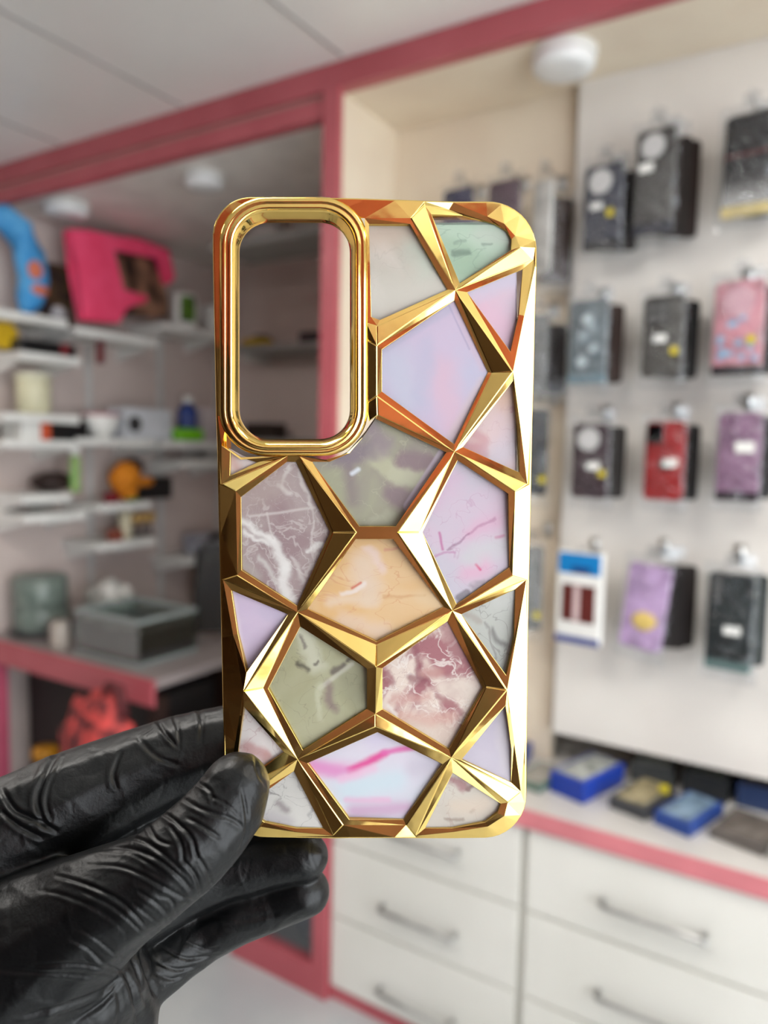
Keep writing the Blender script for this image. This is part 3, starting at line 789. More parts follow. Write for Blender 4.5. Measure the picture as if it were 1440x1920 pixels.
# high-back chair
t = thing('office_chair', 'dark metal framed chair with mesh back standing behind the work counter', 'chair', (-2.33, 2.50, 0), math.radians(35))
bm = bmesh.new()
tube(bm, [(-0.2, 0.12, 0.50), (-0.2, 0.15, 0.8), (-0.19, 0.18, 1.10), (-0.13, 0.19, 1.18), (0.13, 0.19, 1.18), (0.19, 0.18, 1.10), (0.2, 0.15, 0.8), (0.2, 0.12, 0.50)], 0.016, 10)
obj('back_frame', bm, mat('gunmetal', (52, 52, 50), 0.35, metal=0.3), t, True)
obj('backrest', B(-0.185, 0.185, 0.15, 0.165, 0.72, 1.15, 0.006), clear_mat('grey_mesh_fabric', (0.45, 0.45, 0.43), 0.08, 0.5), t)['label'] = 'see-through mesh back'
obj('seat', B(-0.23, 0.23, -0.30, 0.14, 0.44, 0.51, 0.025), M_black, t)
for sx in (-1, 1):
    for yy in (-0.27, 0.12):
        bm = bmesh.new(); tube(bm, [(sx * 0.2, yy, 0.46), (sx * 0.22, yy * 1.1, 0.01)], 0.013, 8)
        obj('leg', bm, MATS['gunmetal'], t, True)

# red floral bag
t = thing('shopping_bag', 'red and black floral cloth bag on stool in front of work counter', 'bag', (-1.985, YC - 0.13, 0))
bm = bmesh.new(); blob(bm, (0, 0, 0.565), 0.165, 0.08, 0.26, 0.24, 2.4, sub=4, seed=2)
obj('body', bm, mat('red_floral_cloth', (206, 74, 70), 0.8, c2=(70, 30, 34), scale=26, detail=2), t, True)
bm = bmesh.new(); tube(bm, [(0.02, 0, 0.79), (0.05, 0.0, 0.85), (0.10, 0.0, 0.85), (0.12, 0, 0.76)], 0.016, 8)
obj('strap', bm, mat('dark_red_strap', (90, 30, 34), 0.7), t, True)
t = thing('stool', 'low dark stool under the red floral bag', 'stool', (-1.985, YC - 0.17, 0))
obj('seat', B(-0.2, 0.2, -0.15, 0.15, 0.25, 0.285, 0.01), M_black, t)
for sx in (-1, 1):
    for sy in (-1, 1):
        obj('leg', B(sx * .17 - .015, sx * .17 + .015, sy * .12 - .015, sy * .12 + .015, 0, 0.25), M_black, t)
tag(obj('storage_crate', B(-1.86, -1.69, 1.62, 1.86, 0.0, 0.655, 0.006), mat('near_black_crate_and_shade', (24, 20, 20), 0.6)), 'tall dark crate with a violet folder on top, at the end of work counter', 'crate')
o = tag(obj('folder', B(-1.855, -1.70, 1.64, 1.74, 0.655, 0.685, 0.004), mat('pale_violet', (150, 138, 168), 0.5)), 'pale violet folder resting at the end of counter beside bag', 'folder')
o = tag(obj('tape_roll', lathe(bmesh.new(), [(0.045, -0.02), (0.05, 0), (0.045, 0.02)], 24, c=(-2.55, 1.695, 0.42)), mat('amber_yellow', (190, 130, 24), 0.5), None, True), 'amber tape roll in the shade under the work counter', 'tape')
tag(obj('under_counter_shade', B(-2.74, -1.97, 1.75, 2.02, 0, 0.74, 0.01), mat('near_black_crate_and_shade', (24, 20, 20), 0.6)), 'near black box standing in for the shade under the work counter', 'crate')  # dark box put where there is only shade under the counter

# ------------------------------------------------------------------ rear of the shop: unseen dark cabinets added for the gold to reflect
def reflected_cabinet(x0, x1, label):
    t = thing('reflected_cabinet', label, 'cabinet', (x0, -2.6, 0), 0, 'added dark cabinets behind the photographer')
    wd = x1 - x0
    obj('body', B(0, wd, 0.002, 0.4, 0, 1.95), M_brown, t)
    for k in (0, 1):
        d = obj('door', B(wd * .5 * k + .01, wd * .5 * (k + 1) - .01, 0.4, 0.42, 0.05, 1.9, 0.003), mat('walnut_door', (56, 35, 25), 0.4), t)
        obj('handle', B(wd * .5 - (.05 if k == 0 else -.03), wd * .5 - (.03 if k == 0 else -.05), 0.42, 0.44, 0.9, 1.05), M_steel, d)
reflected_cabinet(-2.84, -1.6, 'added tall dark cabinet at the rear wall, nearest to alcove')
reflected_cabinet(-1.5, -0.3, 'added tall dark cabinet at the middle of the rear wall')
reflected_cabinet(-0.2, 1.0, 'added tall dark cabinet at the rear wall, nearest to the shop front')
t = thing('reflected_desk', 'dark desk added behind the photographer for reflections', 'desk', (-1.6, -1.5, 0))  # added out of view as a dark mass for the gold to mirror
obj('body', B(0, 2.4, 0, 0.45, 0, 0.98, 0.01), mat('walnut_door', (56, 35, 25), 0.4), t)
obj('top', B(-0.03, 2.43, -0.03, 0.5, 0.98, 1.01), M_brown, t)
t = thing('reflected_side_cabinet', 'dark cabinet added along the left wall behind the photographer, for reflections', 'cabinet', (-2.84, -2.1, 0))  # unseen, added so facets turned left reflect something dark
obj('body', B(0, 0.45, 0, 2.6, 0, 2.2), M_brown, t)
for k in range(4):
    obj('door', B(0.45, 0.47, 0.65 * k + 0.01, 0.65 * k + 0.64, 0.05, 2.15, 0.003), mat('walnut_door', (56, 35, 25), 0.4), t)
# ------------------------------------------------------------------ the gold phone case
TH = math.radians(4.86)
CASEM = CAMM @ Matrix.Translation((0, 0, -D0)) @ Matrix.Rotation(TH, 4, 'X')
CASEI = CASEM.inverted()
_eye_l = np.array(CASEI @ Vector(EYE))
_CI3 = np.array(CASEI.to_3x3())
def at(px, py, h=0.0):
    """point of the case (metres, local) that lies h millimetres above its face and shows at this pixel"""
    d = _CI3 @ ray(px, py)
    p = _eye_l + d * ((h * 0.001 - _eye_l[2]) / d[2])
    return (float(p[0]), float(p[1]), float(p[2]))

def gold_mat():
    m = bpy.data.materials.new('polished_gold_plating')
    m.use_nodes = True
    nt = m.node_tree
    b = nt.nodes['Principled BSDF']
    b.inputs['Metallic'].default_value = 1.0
    b.inputs['Roughness'].default_value = 0.07
    b.inputs['Specular Tint'].default_value = (1, 0.9, 0.6, 1)
    tc = nt.nodes.new('ShaderNodeTexCoord')
    n = nt.nodes.new('ShaderNodeTexNoise')
    n.inputs['Scale'].default_value = 260
    n.inputs['Detail'].default_value = 3
    nt.links.new(tc.outputs['Object'], n.inputs['Vector'])
    r = nt.nodes.new('ShaderNodeValToRGB')
    r.color_ramp.elements[0].color = (0.84, 0.58, 0.17, 1)
    r.color_ramp.elements[1].color = (0.90, 0.64, 0.21, 1)
    nt.links.new(n.outputs['Fac'], r.inputs['Fac'])
    nt.links.new(r.outputs['Color'], b.inputs['Base Color'])
    n2 = nt.nodes.new('ShaderNodeTexNoise')
    n2.inputs['Scale'].default_value = 120
    nt.links.new(tc.outputs['Object'], n2.inputs['Vector'])
    bp = nt.nodes.new('ShaderNodeBump')
    bp.inputs['Strength'].default_value = 0.05
    bp.inputs['Distance'].default_value = 0.001
    nt.links.new(n2.outputs['Fac'], bp.inputs['Height'])
    nt.links.new(bp.outputs['Normal'], b.inputs['Normal'])
    return m
M_gold = gold_mat()

case = bpy.data.objects.new('phone_case', None)
COL.objects.link(case)
case.matrix_world = CASEM
tag(case, 'mirror-gold phone case with faceted web and marbled panels held up by the gloved hand', 'phone case')

# nodes of the gold web: name -> (px, py, height in mm)
V = dict(
    N1=(854, 544, .75), N2=(852, 847, .75), N3=(558, 1148, .75), N4=(848, 1145, .75), N5=(558, 1424, .75), N6=(846, 1421, .75),
    N7l=(538, 855, .8), N7r=(561, 855, .8),
    a1=(770, 409, 1.3), a2=(796, 384, .7), b1=(975, 463, 1.5), b2=(1001, 487, .8),
    c1=(922, 699, 1.1), c2=(962, 697, 1.9), d1=(707, 611, 1.4), d2=(707, 648, 1.1),
    x1=(686, 605, 1.4), x2=(685, 636, 1.2), x3=(685, 757, 1.2), x4=(692, 790, 1.2),
    e1=(707, 742, 1.3), e2=(708, 779, 1.5),
    g1=(966, 923, 1.5), g2=(989, 908, .9), h1=(744, 998, 1.9), h2=(786, 998, .9),
    j1=(961, 1078, 1.5), j2=(987, 1087, .9), k1=(911, 1288, 1.1), k2=(951, 1294, 1.9),
    l1=(705, 1209, 1.2), l2=(705, 1251, 1.7), m1=(624, 998, 1.0), m2=(669, 998, 1.8),
    n1=(445, 1078, 1.5), n2=(418, 1087, .9), o1=(456, 1296, 1.7), o2=(493, 1290, 1.0),
    q1=(442, 921, 1.5), q2=(415, 908, .9), t1=(704, 1338, 1.6), t2=(704, 1363, 1.1),
    u1=(625, 1567, .7), u2=(644, 1547, 1.3), y1=(761, 1547, 1.3), y2=(780, 1567, .7),
    z1=(952, 1505, 1.4), z2=(977, 1485, .7), v1=(452, 1505, 1.4), v2=(427, 1487, .7),
    rA=(842, 393, .8), rB=(913, 406, .9), rC=(945, 419, 1.0), rD=(966, 442, 1.1),
    mC=(983, 592, 1.3), mE=(976, 802, 1.4), mK=(969, 1190, 1.4), mP=(964, 1390, 1.3),
    mL=(437, 1191, 1.4), mR=(441, 1391, 1.3), s1=(946, 1530, 1.2), s2=(915, 1550, 1.1), s3=(850, 1560, .9),
    p1=(458, 1530, 1.2), p2=(489, 1550, 1.1), p3=(554, 1560, .9),
    hA=(415, 835, 1.2), hB=(452, 862, 1.2),
    fA=(610, 862, .8), fB=(650, 850, .8), fC=(680, 820, .8),
)
# windows: outer loop of web nodes, inner loop of pixels (the lip of the inlay)
WIN = dict(
    A=('x0 a1 N1 d1 x1', [(692, 420), (769, 420), (839, 543), (712, 600), (696, 594)]),
    B=('a2 rA rB rC rD b1 N1', [(809, 402), (868, 404), (928, 420), (950, 433), (959, 449), (958, 469), (862, 531)]),
    C=('N1 b2 mC c2', [(876, 548), (980, 505), (973, 590), (957, 659)]),
    D=('N1 c1 N2 e1 d2', [(852, 563), (915, 698), (852, 833), (716, 734), (716, 655)]),
    E=('c2 mE g2 N2', [(962, 714), (970, 800), (974, 886), (868, 838)]),
    F=('N2 h1 m2 N7r fA fB fC e2', [(837, 848), (742, 987), (674, 987), (585, 866), (618, 866), (655, 850), (684, 815), (704, 785)]),
    G=('m1 N3 n1 q1 N7l N7r', [(619, 998), (557, 1136), (453, 1069), (452, 932), (538, 866), (555, 866)]),
    H=('N7l q2 hA hB', [(482, 867), (431, 892), (432, 844), (452, 858)]),
    I=('m2 h1 N4 l1 N3', [(667, 1011), (737, 1011), (832, 1138), (706, 1203), (577, 1142)]),
    J=('N2 g1 j1 N4 h2', [(858, 863), (953, 926), (955, 1064), (856, 1133), (792, 998)]),
    K=('N4 j2 mK k2', [(865, 1152), (966, 1105), (964, 1195), (949, 1266)]),
    L=('N3 n2 mL o1', [(540, 1152), (434, 1107), (446, 1188), (462, 1261)]),
    M=('N3 l2 t1 N5 o2', [(563, 1175), (688, 1254), (688, 1329), (568, 1407), (503, 1291)]),
    N=('N4 k1 N6 t1 l2', [(839, 1165), (906, 1291), (842, 1406), (717, 1330), (717, 1253)]),
    O=('N5 t2 N6 y1 u2', [(577, 1431), (708, 1373), (830, 1433), (757, 1537), (655, 1537)]),
    P=('k2 mP z2 N6', [(948, 1323), (959, 1405), (958, 1467), (865, 1425)]),
    Q=('N6 z1 s1 s2 s3 y2', [(849, 1449), (939, 1507), (933, 1525), (910, 1542), (848, 1553), (797, 1553)]),
    R=('N5 o1 mR v2', [(533, 1411), (457, 1325), (447, 1405), (448, 1467)]),
    S=('N5 u1 p3 p2 p1 v1', [(551, 1446), (606, 1553), (556, 1553), (496, 1542), (473, 1525), (467, 1507)]),
)
V['x0'] = (684, 409, 1.0)
HT = dict(N1=1.45, N2=2.2, N3=1.68, N4=1.37, N5=2.14, N6=2.12, N7l=1.43, N7r=1.45, a1=2.72, a2=2.19, b1=2.82, b2=1.0, c1=1.2, c2=2.53, d1=2.51, d2=2.82, x1=2.6, x2=1.98, x3=1.77, x4=2.15, e1=2.52, e2=2.68, g1=2.78, g2=2.2, h1=3.42, h2=1.62, j1=1.7, j2=1.33, k1=2.16, k2=2.88, l1=2.16, l2=3.91, m1=2.06, m2=3.14, n1=2.44, n2=2.2, o1=3.99, o2=2.63, q1=1.2, q2=2.2, t1=1.75, t2=2.49, u1=1.25, u2=2.41, y1=1.54, y2=1.39, z1=1.74, z2=1.31, v1=3.68, v2=1.25, rA=1.44, rB=1.62, rC=1.8, rD=1.98, mC=2.34, mE=2.52, mK=2.52, mP=2.34, mL=2.52, mR=2.34, s1=2.16, s2=1.98, s3=1.62, p1=2.16, p2=1.98, p3=1.62, hA=2.16, hB=2.16, fA=1.44, fB=1.44, fC=1.44, x0=2.5)     # ridge heights, mm
for k in V:
    V[k] = (V[k][0], V[k][1], HT.get(k, V[k][2] * 1.8) - 0.7)
TRI = ['N1 a1 a2', 'N1 b1 b2', 'N1 c1 c2', 'N1 d1 d2', 'N2 e1 e2', 'N2 c1 c2', 'N2 g1 g2', 'N2 h1 h2',
       'N4 h1 h2', 'N4 j1 j2', 'N4 k1 k2', 'N4 l1 l2', 'N3 m1 m2', 'N3 n1 n2', 'N3 o1 o2', 'N3 l1 l2',
       'N7r m1 m2', 'N7l q1 q2', 'N5 o1 o2', 'N5 t1 t2', 'N5 u1 u2', 'N5 v1 v2', 'N6 k1 k2', 'N6 t1 t2',
       'N6 y1 y2', 'N6 z1 z2', 'x1 d1 d2 x2', 'x2 d2 e1 x3', 'x3 e1 e2 x4']
RIM = ('x0 a1 a2 rA rB rC rD b1 b2 mC c2 mE g2 g1 j1 j2 mK k2 mP z2 z1 s1 s2 s3 y2 y1 u2 u1 p3 p2 p1 v1 v2 mR o1 mL n2 n1 q1 q2 hA').split()
LEDGE = 0.12      # drop of the ledge around each inlay, mm
RING_IN = [(428, 780, 1.1), (424, 620, 1.1), (424, 460, 1.1), (440, 415, 1.2), (480, 392, 1.4), (560, 392, 1.6), (640, 394, 1.7)]
def arc(cx_, cy_, r, a0, a1, n):
    return [(cx_ + r * math.cos(math.radians(a0 + (a1 - a0) * k / n)), cy_ - r * math.sin(math.radians(a0 + (a1 - a0) * k / n))) for k in range(n + 1)]
OUT = ([(684, 374), (740, 376), (796, 378), (850, 380)] + arc(915, 468, 88, 92, 2, 10) +
       [(1003, 500), (1000, 590), (998, 697), (995, 800), (993, 908), (991, 1000), (989, 1087), (987, 1190), (986, 1294), (985, 1390)] +
       arc(908, 1493, 76, 2, -88, 9) + [(850, 1570), (780, 1570), (740, 1570), (660, 1570), (625, 1570), (560, 1569)] +
       arc(498, 1493, 75, 272, 182, 8) + [(422, 1391), (420, 1294), (418, 1190), (416, 1087), (414, 1000), (412, 908), (410, 835), (408, 780), (405, 620), (402, 480)] +
       arc(470, 440, 68, 178, 92, 8) + [(560, 371), (640, 373)])

bm = bmesh.new()
bv = {k: bm.verts.new(at(*v)) for k, v in V.items()}
def face(vs_):
    try:
        return bm.faces.new(vs_)
    except ValueError:
        return None
for t_ in TRI:
    ks = t_.split()
    # each facet stands a hair proud of the web, with a fine chamfer round it
    gx, gy = sum(V[k][0] for k in ks) / len(ks), sum(V[k][1] for k in ks) / len(ks)
    top = []
    for i, k in enumerate(ks):
        p, a_, b_ = np.array(V[k][:2], float), np.array(V[ks[i - 1]][:2], float), np.array(V[ks[(i + 1) % len(ks)]][:2], float)
        u1_, u2_ = (a_ - p) / np.linalg.norm(a_ - p), (b_ - p) / np.linalg.norm(b_ - p)
        bis = u1_ + u2_
        sn = max(abs(u1_[0] * u2_[1] - u1_[1] * u2_[0]), 0.12)
        ins = bis * (1.5 / sn)
        top.append(bm.verts.new(at(p[0] + ins[0], p[1] + ins[1], V[k][2] + 0.13)))
    face(top)
    for i, k in enumerate(ks):
        j = (i + 1) % len(ks)
        face((bv[k], bv[ks[j]], top[j], top[i]))
for key, (outer, inner) in WIN.items():
    ov = [bv[k] for k in outer.split()]
    oh = [V[k][2] for k in outer.split()]
    n = len(ov)
    lip = [max(h_ - LEDGE, 0.3) for h_ in oh]
    iv = [bm.verts.new(at(x, y, lip[k])) for k, (x, y) in enumerate(inner)]
    wv = []
    for k, (x, y) in enumerate(inner):
        p = at(x, y, lip[k])
        wv.append(bm.verts.new((p[0], p[1], -0.0001)))
    for k in range(n):
        face((ov[k], ov[(k + 1) % n], iv[(k + 1) % n], iv[k]))
        face((iv[k], iv[(k + 1) % n], wv[(k + 1) % n], wv[k]))
# horizontal and vertical web bars share their two bevels through the nodes above; a narrow ridge joins them
# rim: strip between the web's outer zigzag and the outline
inner_loop = [bv[k] for k in RIM] + [bm.verts.new(at(*p)) for p in RING_IN]
def edge_h(x, y):
    if y < 480:
        return -0.7 + float(np.interp(x, [402, 450, 520, 800, 850, 915, 960, 1003], [1.5, 1.9, 2.6, 2.65, 1.75, 1.7, 1.5, 1.3]))
    if y > 1480:
        return -0.7 + float(np.interp(x, [424, 470, 625, 660, 740, 780, 908, 985], [1.4, 1.3, 1.2, 2.1, 2.1, 1.35, 1.3, 1.3]))
    return (0.35 if 890 < y < 1095 else 0.8) if x < 700 else 0.65
outer_loop = [bm.verts.new(at(x, y, edge_h(x, y))) for x, y in OUT]
def strip(a, b):
    na, nb = len(a), len(b)
    i = j = 0
    while i < na or j < nb:
        ai, bj = a[i % na], b[j % nb]
        da = (a[(i + 1) % na].co - bj.co).length if i < na else 1e9
        db = (b[(j + 1) % nb].co - ai.co).length if j < nb else 1e9
        if da < db:
            face((ai, a[(i + 1) % na], bj)); i += 1
        else:
            face((ai, b[(j + 1) % nb], bj)); j += 1
strip(inner_loop, outer_loop)
# side wall: rolls over the edge and runs 9 mm back
prev = outer_loop
cxm = at(703, 970, 0)
for off, dz in ((0.3, 0.85), (0.5, 0.3), (0.55, -3.0), (0.5, -8.0), (0.1, -9.2), (-1.0, -9.4)):
    cur = []
    for v0, v in zip(outer_loop, prev):
        d = Vector((v0.co.x - cxm[0], v0.co.y - cxm[1], 0)).normalized()
        # outward in the plane: use the local outline normal approximated by the direction to the rounded box
        nx = max(-1, min(1, (v0.co.x - cxm[0]) / 0.040)); ny = max(-1, min(1, (v0.co.y - cxm[1]) / 0.080))
        nn = Vector((nx ** 9, ny ** 15, 0)) + d * 0.02
        nn.normalize()
        cur.append(bm.verts.new((v0.co.x + nn.x * off * 0.001, v0.co.y + nn.y * off * 0.001, v0.co.z * dz if dz > 0 else dz * 0.001)))
    n = len(cur)
    for k in range(n):
        face((prev[k], prev[(k + 1) % n], cur[(k + 1) % n], cur[k]))
    prev = cur
frame = obj('gold_frame', bm, M_gold, case)
mod = frame.modifiers.new('edge_round', 'BEVEL')
mod.width = 0.00012
mod.segments = 2
mod.limit_method = 'ANGLE'
mod.angle_limit = math.radians(6)
mod.harden_normals = False

# camera ring
def rr_px(x0, y0, x1, y1, r, h, n=10):
    pts = []
    for cx_, cy_, a0 in ((x1 - r, y0 + r, 0), (x0 + r, y0 + r, 90), (x0 + r, y1 - r, 180), (x1 - r, y1 - r, 270)):
        pts += [(cx_ + r * math.cos(math.radians(a)), cy_ - r * math.sin(math.radians(a))) for a in np.linspace(a0, a0 + 90, n + 1)]
    return [at(x, y, h) for x, y in pts]
def ring_loops():
    L = [(411, 369, 690, 855, 86, 0.1), (411, 370, 690, 855, 86, 1.5), (413, 371, 688, 853, 85, 2.1), (417, 375, 684, 850, 82, 2.6), (422, 379, 680, 846, 78, 2.65),
         (425, 382, 677, 844, 76, 2.35), (428, 385, 674, 842, 74, 2.75), (432, 389, 671, 839, 71, 2.95), (436, 393, 668, 836, 68, 2.6),
         (440, 398, 664, 831, 64, 1.6), (443, 402, 662, 828, 61, 0.5), (446, 411, 659, 826, 58, -1.2), (449, 417, 656, 823, 55, -3.2), (449, 418, 656, 823, 55, -4.0)]
    return L
bm = bmesh.new()
rings = [[bm.verts.new(p) for p in rr_px(*l)] for l in ring_loops()]
for a, b in zip(rings[:-1], rings[1:]):
    n = len(a)
    for k in range(n):
        bm.faces.new((a[k], a[(k + 1) % n], b[(k + 1) % n], b[k]))
ring = obj('camera_ring', bm, M_gold, case, True)
ring['label'] = 'raised gold rim around the open camera cutout'

# side keys on the left edge
for (y0, y1) in ((600, 640), (655, 712)):
    bm = bmesh.new()
    pA, pB = at(405, y0, 0.8), at(406, y1, 0.8)
    box(bm, pA[0] - 0.0009, pA[0] + 0.001, min(pA[1], pB[1]), max(pA[1], pB[1]), -0.0055, -0.0015, 0.0007, 2)
    obj('side_button', bm, M_gold, case)

# --- marbled inlays
def seg_mask(nt, vec, a, b_, wd, soft):
    ba = np.array(b_) - np.array(a)
    L2 = float(ba @ ba) + 1e-12
    sub = nt.nodes.new('ShaderNodeVectorMath'); sub.operation = 'SUBTRACT'
    nt.links.new(vec, sub.inputs[0]); sub.inputs[1].default_value = a
    dot = nt.nodes.new('ShaderNodeVectorMath'); dot.operation = 'DOT_PRODUCT'
    nt.links.new(sub.outputs[0], dot.inputs[0]); dot.inputs[1].default_value = tuple(ba / L2)
    cl = nt.nodes.new('ShaderNodeClamp'); nt.links.new(dot.outputs['Value'], cl.inputs[0])
    sc = nt.nodes.new('ShaderNodeVectorMath'); sc.operation = 'SCALE'
    sc.inputs[0].default_value = tuple(ba); nt.links.new(cl.outputs[0], sc.inputs['Scale'])
    df = nt.nodes.new('ShaderNodeVectorMath'); df.operation = 'DISTANCE'
    nt.links.new(sub.outputs[0], df.inputs[0]); nt.links.new(sc.outputs[0], df.inputs[1])
    mr = nt.nodes.new('ShaderNodeMapRange'); mr.interpolation_type = 'SMOOTHSTEP'
    nt.links.new(df.outputs['Value'], mr.inputs['Value'])
    mr.inputs['From Min'].default_value = wd + soft
    mr.inputs['From Max'].default_value = max(wd - soft, 0)
    return mr.outputs['Result']

PXM = D0 / F      # metres per pixel on the case
def tone(c):
    """the print's own depth of colour"""
    return tuple(v * TONE for v in c)
TONE = 0.88
def marble(name, ca, cb, scale, strokes=(), veins=(), seed=0.0, warp=20, contrast=(0.4, 0.6), stretch=(1, 1)):
    """print of a marbled panel. strokes: (x0,y0,x1,y1,width px,soft px,colour,strength,warp px); veins: (scale, width, colour, strength)"""
    m = bpy.data.materials.new(name)
    m.use_nodes = True
    nt = m.node_tree
    b = nt.nodes['Principled BSDF']
    b.inputs['Roughness'].default_value = 0.28
    b.inputs['Specular IOR Level'].default_value = 0.4
    tc = nt.nodes.new('ShaderNodeTexCoord')
    mp = nt.nodes.new('ShaderNodeMapping')
    mp.inputs['Location'].default_value = (seed * 0.31, seed * 0.17, seed)
    mp.inputs['Scale'].default_value = (stretch[0], stretch[1], 1)
    nt.links.new(tc.outputs['Object'], mp.inputs['Vector'])
    n = nt.nodes.new('ShaderNodeTexNoise')
    n.inputs['Scale'].default_value = scale
    n.inputs['Detail'].default_value = 5
    n.inputs['Distortion'].default_value = 0.8
    nt.links.new(mp.outputs[0], n.inputs['Vector'])
    r = nt.nodes.new('ShaderNodeValToRGB')
    r.color_ramp.elements[0].position, r.color_ramp.elements[1].position = contrast
    r.color_ramp.elements[0].color, r.color_ramp.elements[1].color = lin(tone(ca)), lin(tone(cb))
    nt.links.new(n.outputs['Fac'], r.inputs['Fac'])
    col = r.outputs['Color']
    wn = nt.nodes.new('ShaderNodeTexNoise')
    wn.inputs['Scale'].default_value = 150
    wn.inputs['Detail'].default_value = 4
    nt.links.new(mp.outputs[0], wn.inputs['Vector'])
    wc = nt.nodes.new('ShaderNodeVectorMath'); wc.operation = 'SUBTRACT'
    nt.links.new(wn.outputs['Color'], wc.inputs[0]); wc.inputs[1].default_value = (0.5, 0.5, 0.5)
    cache = {}
    def warped(px_):
        if px_ not in cache:
            sc = nt.nodes.new('ShaderNodeVectorMath'); sc.operation = 'MULTIPLY'
            k_ = px_ * PXM * 2
            nt.links.new(wc.outputs[0], sc.inputs[0]); sc.inputs[1].default_value = (k_, k_, 0)
            ad = nt.nodes.new('ShaderNodeVectorMath'); ad.operation = 'ADD'
            nt.links.new(tc.outputs['Object'], ad.inputs[0]); nt.links.new(sc.outputs[0], ad.inputs[1])
            fl = nt.nodes.new('ShaderNodeVectorMath'); fl.operation = 'MULTIPLY'
            nt.links.new(ad.outputs[0], fl.inputs[0]); fl.inputs[1].default_value = (1, 1, 0)
            cache[px_] = fl.outputs[0]
        return cache[px_]
    def over(mask, c, st):
        nonlocal col
        mul = nt.nodes.new('ShaderNodeMath'); mul.operation = 'MULTIPLY'
        nt.links.new(mask, mul.inputs[0]); mul.inputs[1].default_value = st
        mx = nt.nodes.new('ShaderNodeMix'); mx.data_type = 'RGBA'
        nt.links.new(mul.outputs[0], mx.inputs[0]); nt.links.new(col, mx.inputs[6]); mx.inputs[7].default_value = lin(c)
        col = mx.outputs[2]
    for vsc, vw, c, st in veins:
        vn = nt.nodes.new('ShaderNodeTexNoise')
        vn.inputs['Scale'].default_value = vsc
        vn.inputs['Detail'].default_value = 3
        vn.inputs['Distortion'].default_value = 0.5
        nt.links.new(mp.outputs[0], vn.inputs['Vector'])
        s_ = nt.nodes.new('ShaderNodeMath'); s_.operation = 'SUBTRACT'; s_.inputs[1].default_value = 0.5
        nt.links.new(vn.outputs['Fac'], s_.inputs[0])
        a_ = nt.nodes.new('ShaderNodeMath'); a_.operation = 'ABSOLUTE'
        nt.links.new(s_.outputs[0], a_.inputs[0])
        mr = nt.nodes.new('ShaderNodeMapRange'); mr.interpolation_type = 'SMOOTHSTEP'
        mr.inputs['From Min'].default_value = vw; mr.inputs['From Max'].default_value = 0.0
        nt.links.new(a_.outputs[0], mr.inputs['Value'])
        over(mr.outputs['Result'], tone(c), st)
    for s_ in strokes:
        x0, y0, x1, y1, wd, so, c, st = s_[:8]
        wp = s_[8] if len(s_) > 8 else warp
        pa, pb = at(x0, y0, 0), at(x1, y1, 0)
        over(seg_mask(nt, warped(wp), (pa[0], pa[1], 0), (pb[0], pb[1], 0), wd * PXM, (so * 1.3 + 0.6) * PXM), tone(c), st * 0.9)
    nt.links.new(col, b.inputs['Base Color'])
    return m

def inlay(poly, m, label, h=0.12):
    cx_, cy_ = sum(p[0] for p in poly) / len(poly), sum(p[1] for p in poly) / len(poly)
    bm = bmesh.new()
    top, bot = [], []
    for x, y in poly:
        d = math.hypot(x - cx_, y - cy_)
        k = 1 + 4.5 / d
        X, Y = cx_ + (x - cx_) * k, cy_ + (y - cy_) * k
        top.append(bm.verts.new(at(X, Y, h)))
        q = at(X, Y, h)
        bot.append(bm.verts.new((q[0], q[1], q[2] - 0.0006)))
    bm.faces.new(top); bm.faces.new(bot[::-1])
    n = len(top)
    for k in range(n):
        bm.faces.new((top[k], top[(k + 1) % n], bot[(k + 1) % n], bot[k]))
    o = obj('marble_inlay', bm, m, case)
    o['label'] = label
    return o
WHT = (228, 224, 220)
I = {k: v[1] for k, v in WIN.items()}
M_clear = clear_mat('clear_case_strip', (0.80, 0.82, 0.84), 0.08, 0.05)
inlay(I['A'], marble('marble_cream', (212, 202, 192), (194, 186, 174), 55, [
    (770, 420, 800, 500, 22, 18, (196, 206, 190), .8), (690, 440, 760, 430, 20, 20, (200, 178, 160), .8), (780, 430, 800, 470, 8, 8, (232, 206, 190), .6),
    (700, 560, 820, 540, 30, 30, (214, 210, 200), .7)], [(120, .02, (180, 168, 160), .3)], 1), 'cream and pale green marbled panel right of the camera ring')
inlay([(811, 420), (928, 420), (950, 433), (959, 449), (958, 469), (862, 531), (858, 525)], marble('marble_mint', (166, 190, 166), (186, 206, 186), 60, [
    (850, 478, 880, 474, 3, 3, (110, 130, 118), .8), (905, 462, 920, 458, 2, 2, (120, 140, 126), .8), (852, 462, 872, 458, 2, 2, (130, 150, 136), .6), (900, 440, 955, 440, 14, 14, (196, 200, 190), .6)],
    [(150, .015, (140, 160, 145), .4)], 2, stretch=(.5, 1)), 'mint green marbled panel in the top right corner')
inlay([(806, 401), (868, 403), (926, 418), (926, 421), (811, 421)], M_clear, 'clear strip above the mint panel')
inlay([(876, 548), (967, 510), (967, 620), (957, 659)], marble('marble_lilac_pink', (212, 196, 212), (222, 192, 206), 40, [(900, 580, 960, 640, 18, 25, (232, 186, 206), .7), (890, 545, 960, 520, 14, 14, (206, 200, 218), .8)], [], 3), 'lilac pink marbled panel at the right edge, near the top')
inlay([(967, 508), (981, 504), (974, 590), (966, 625)], M_clear, 'clear strip beside the lilac pink panel')
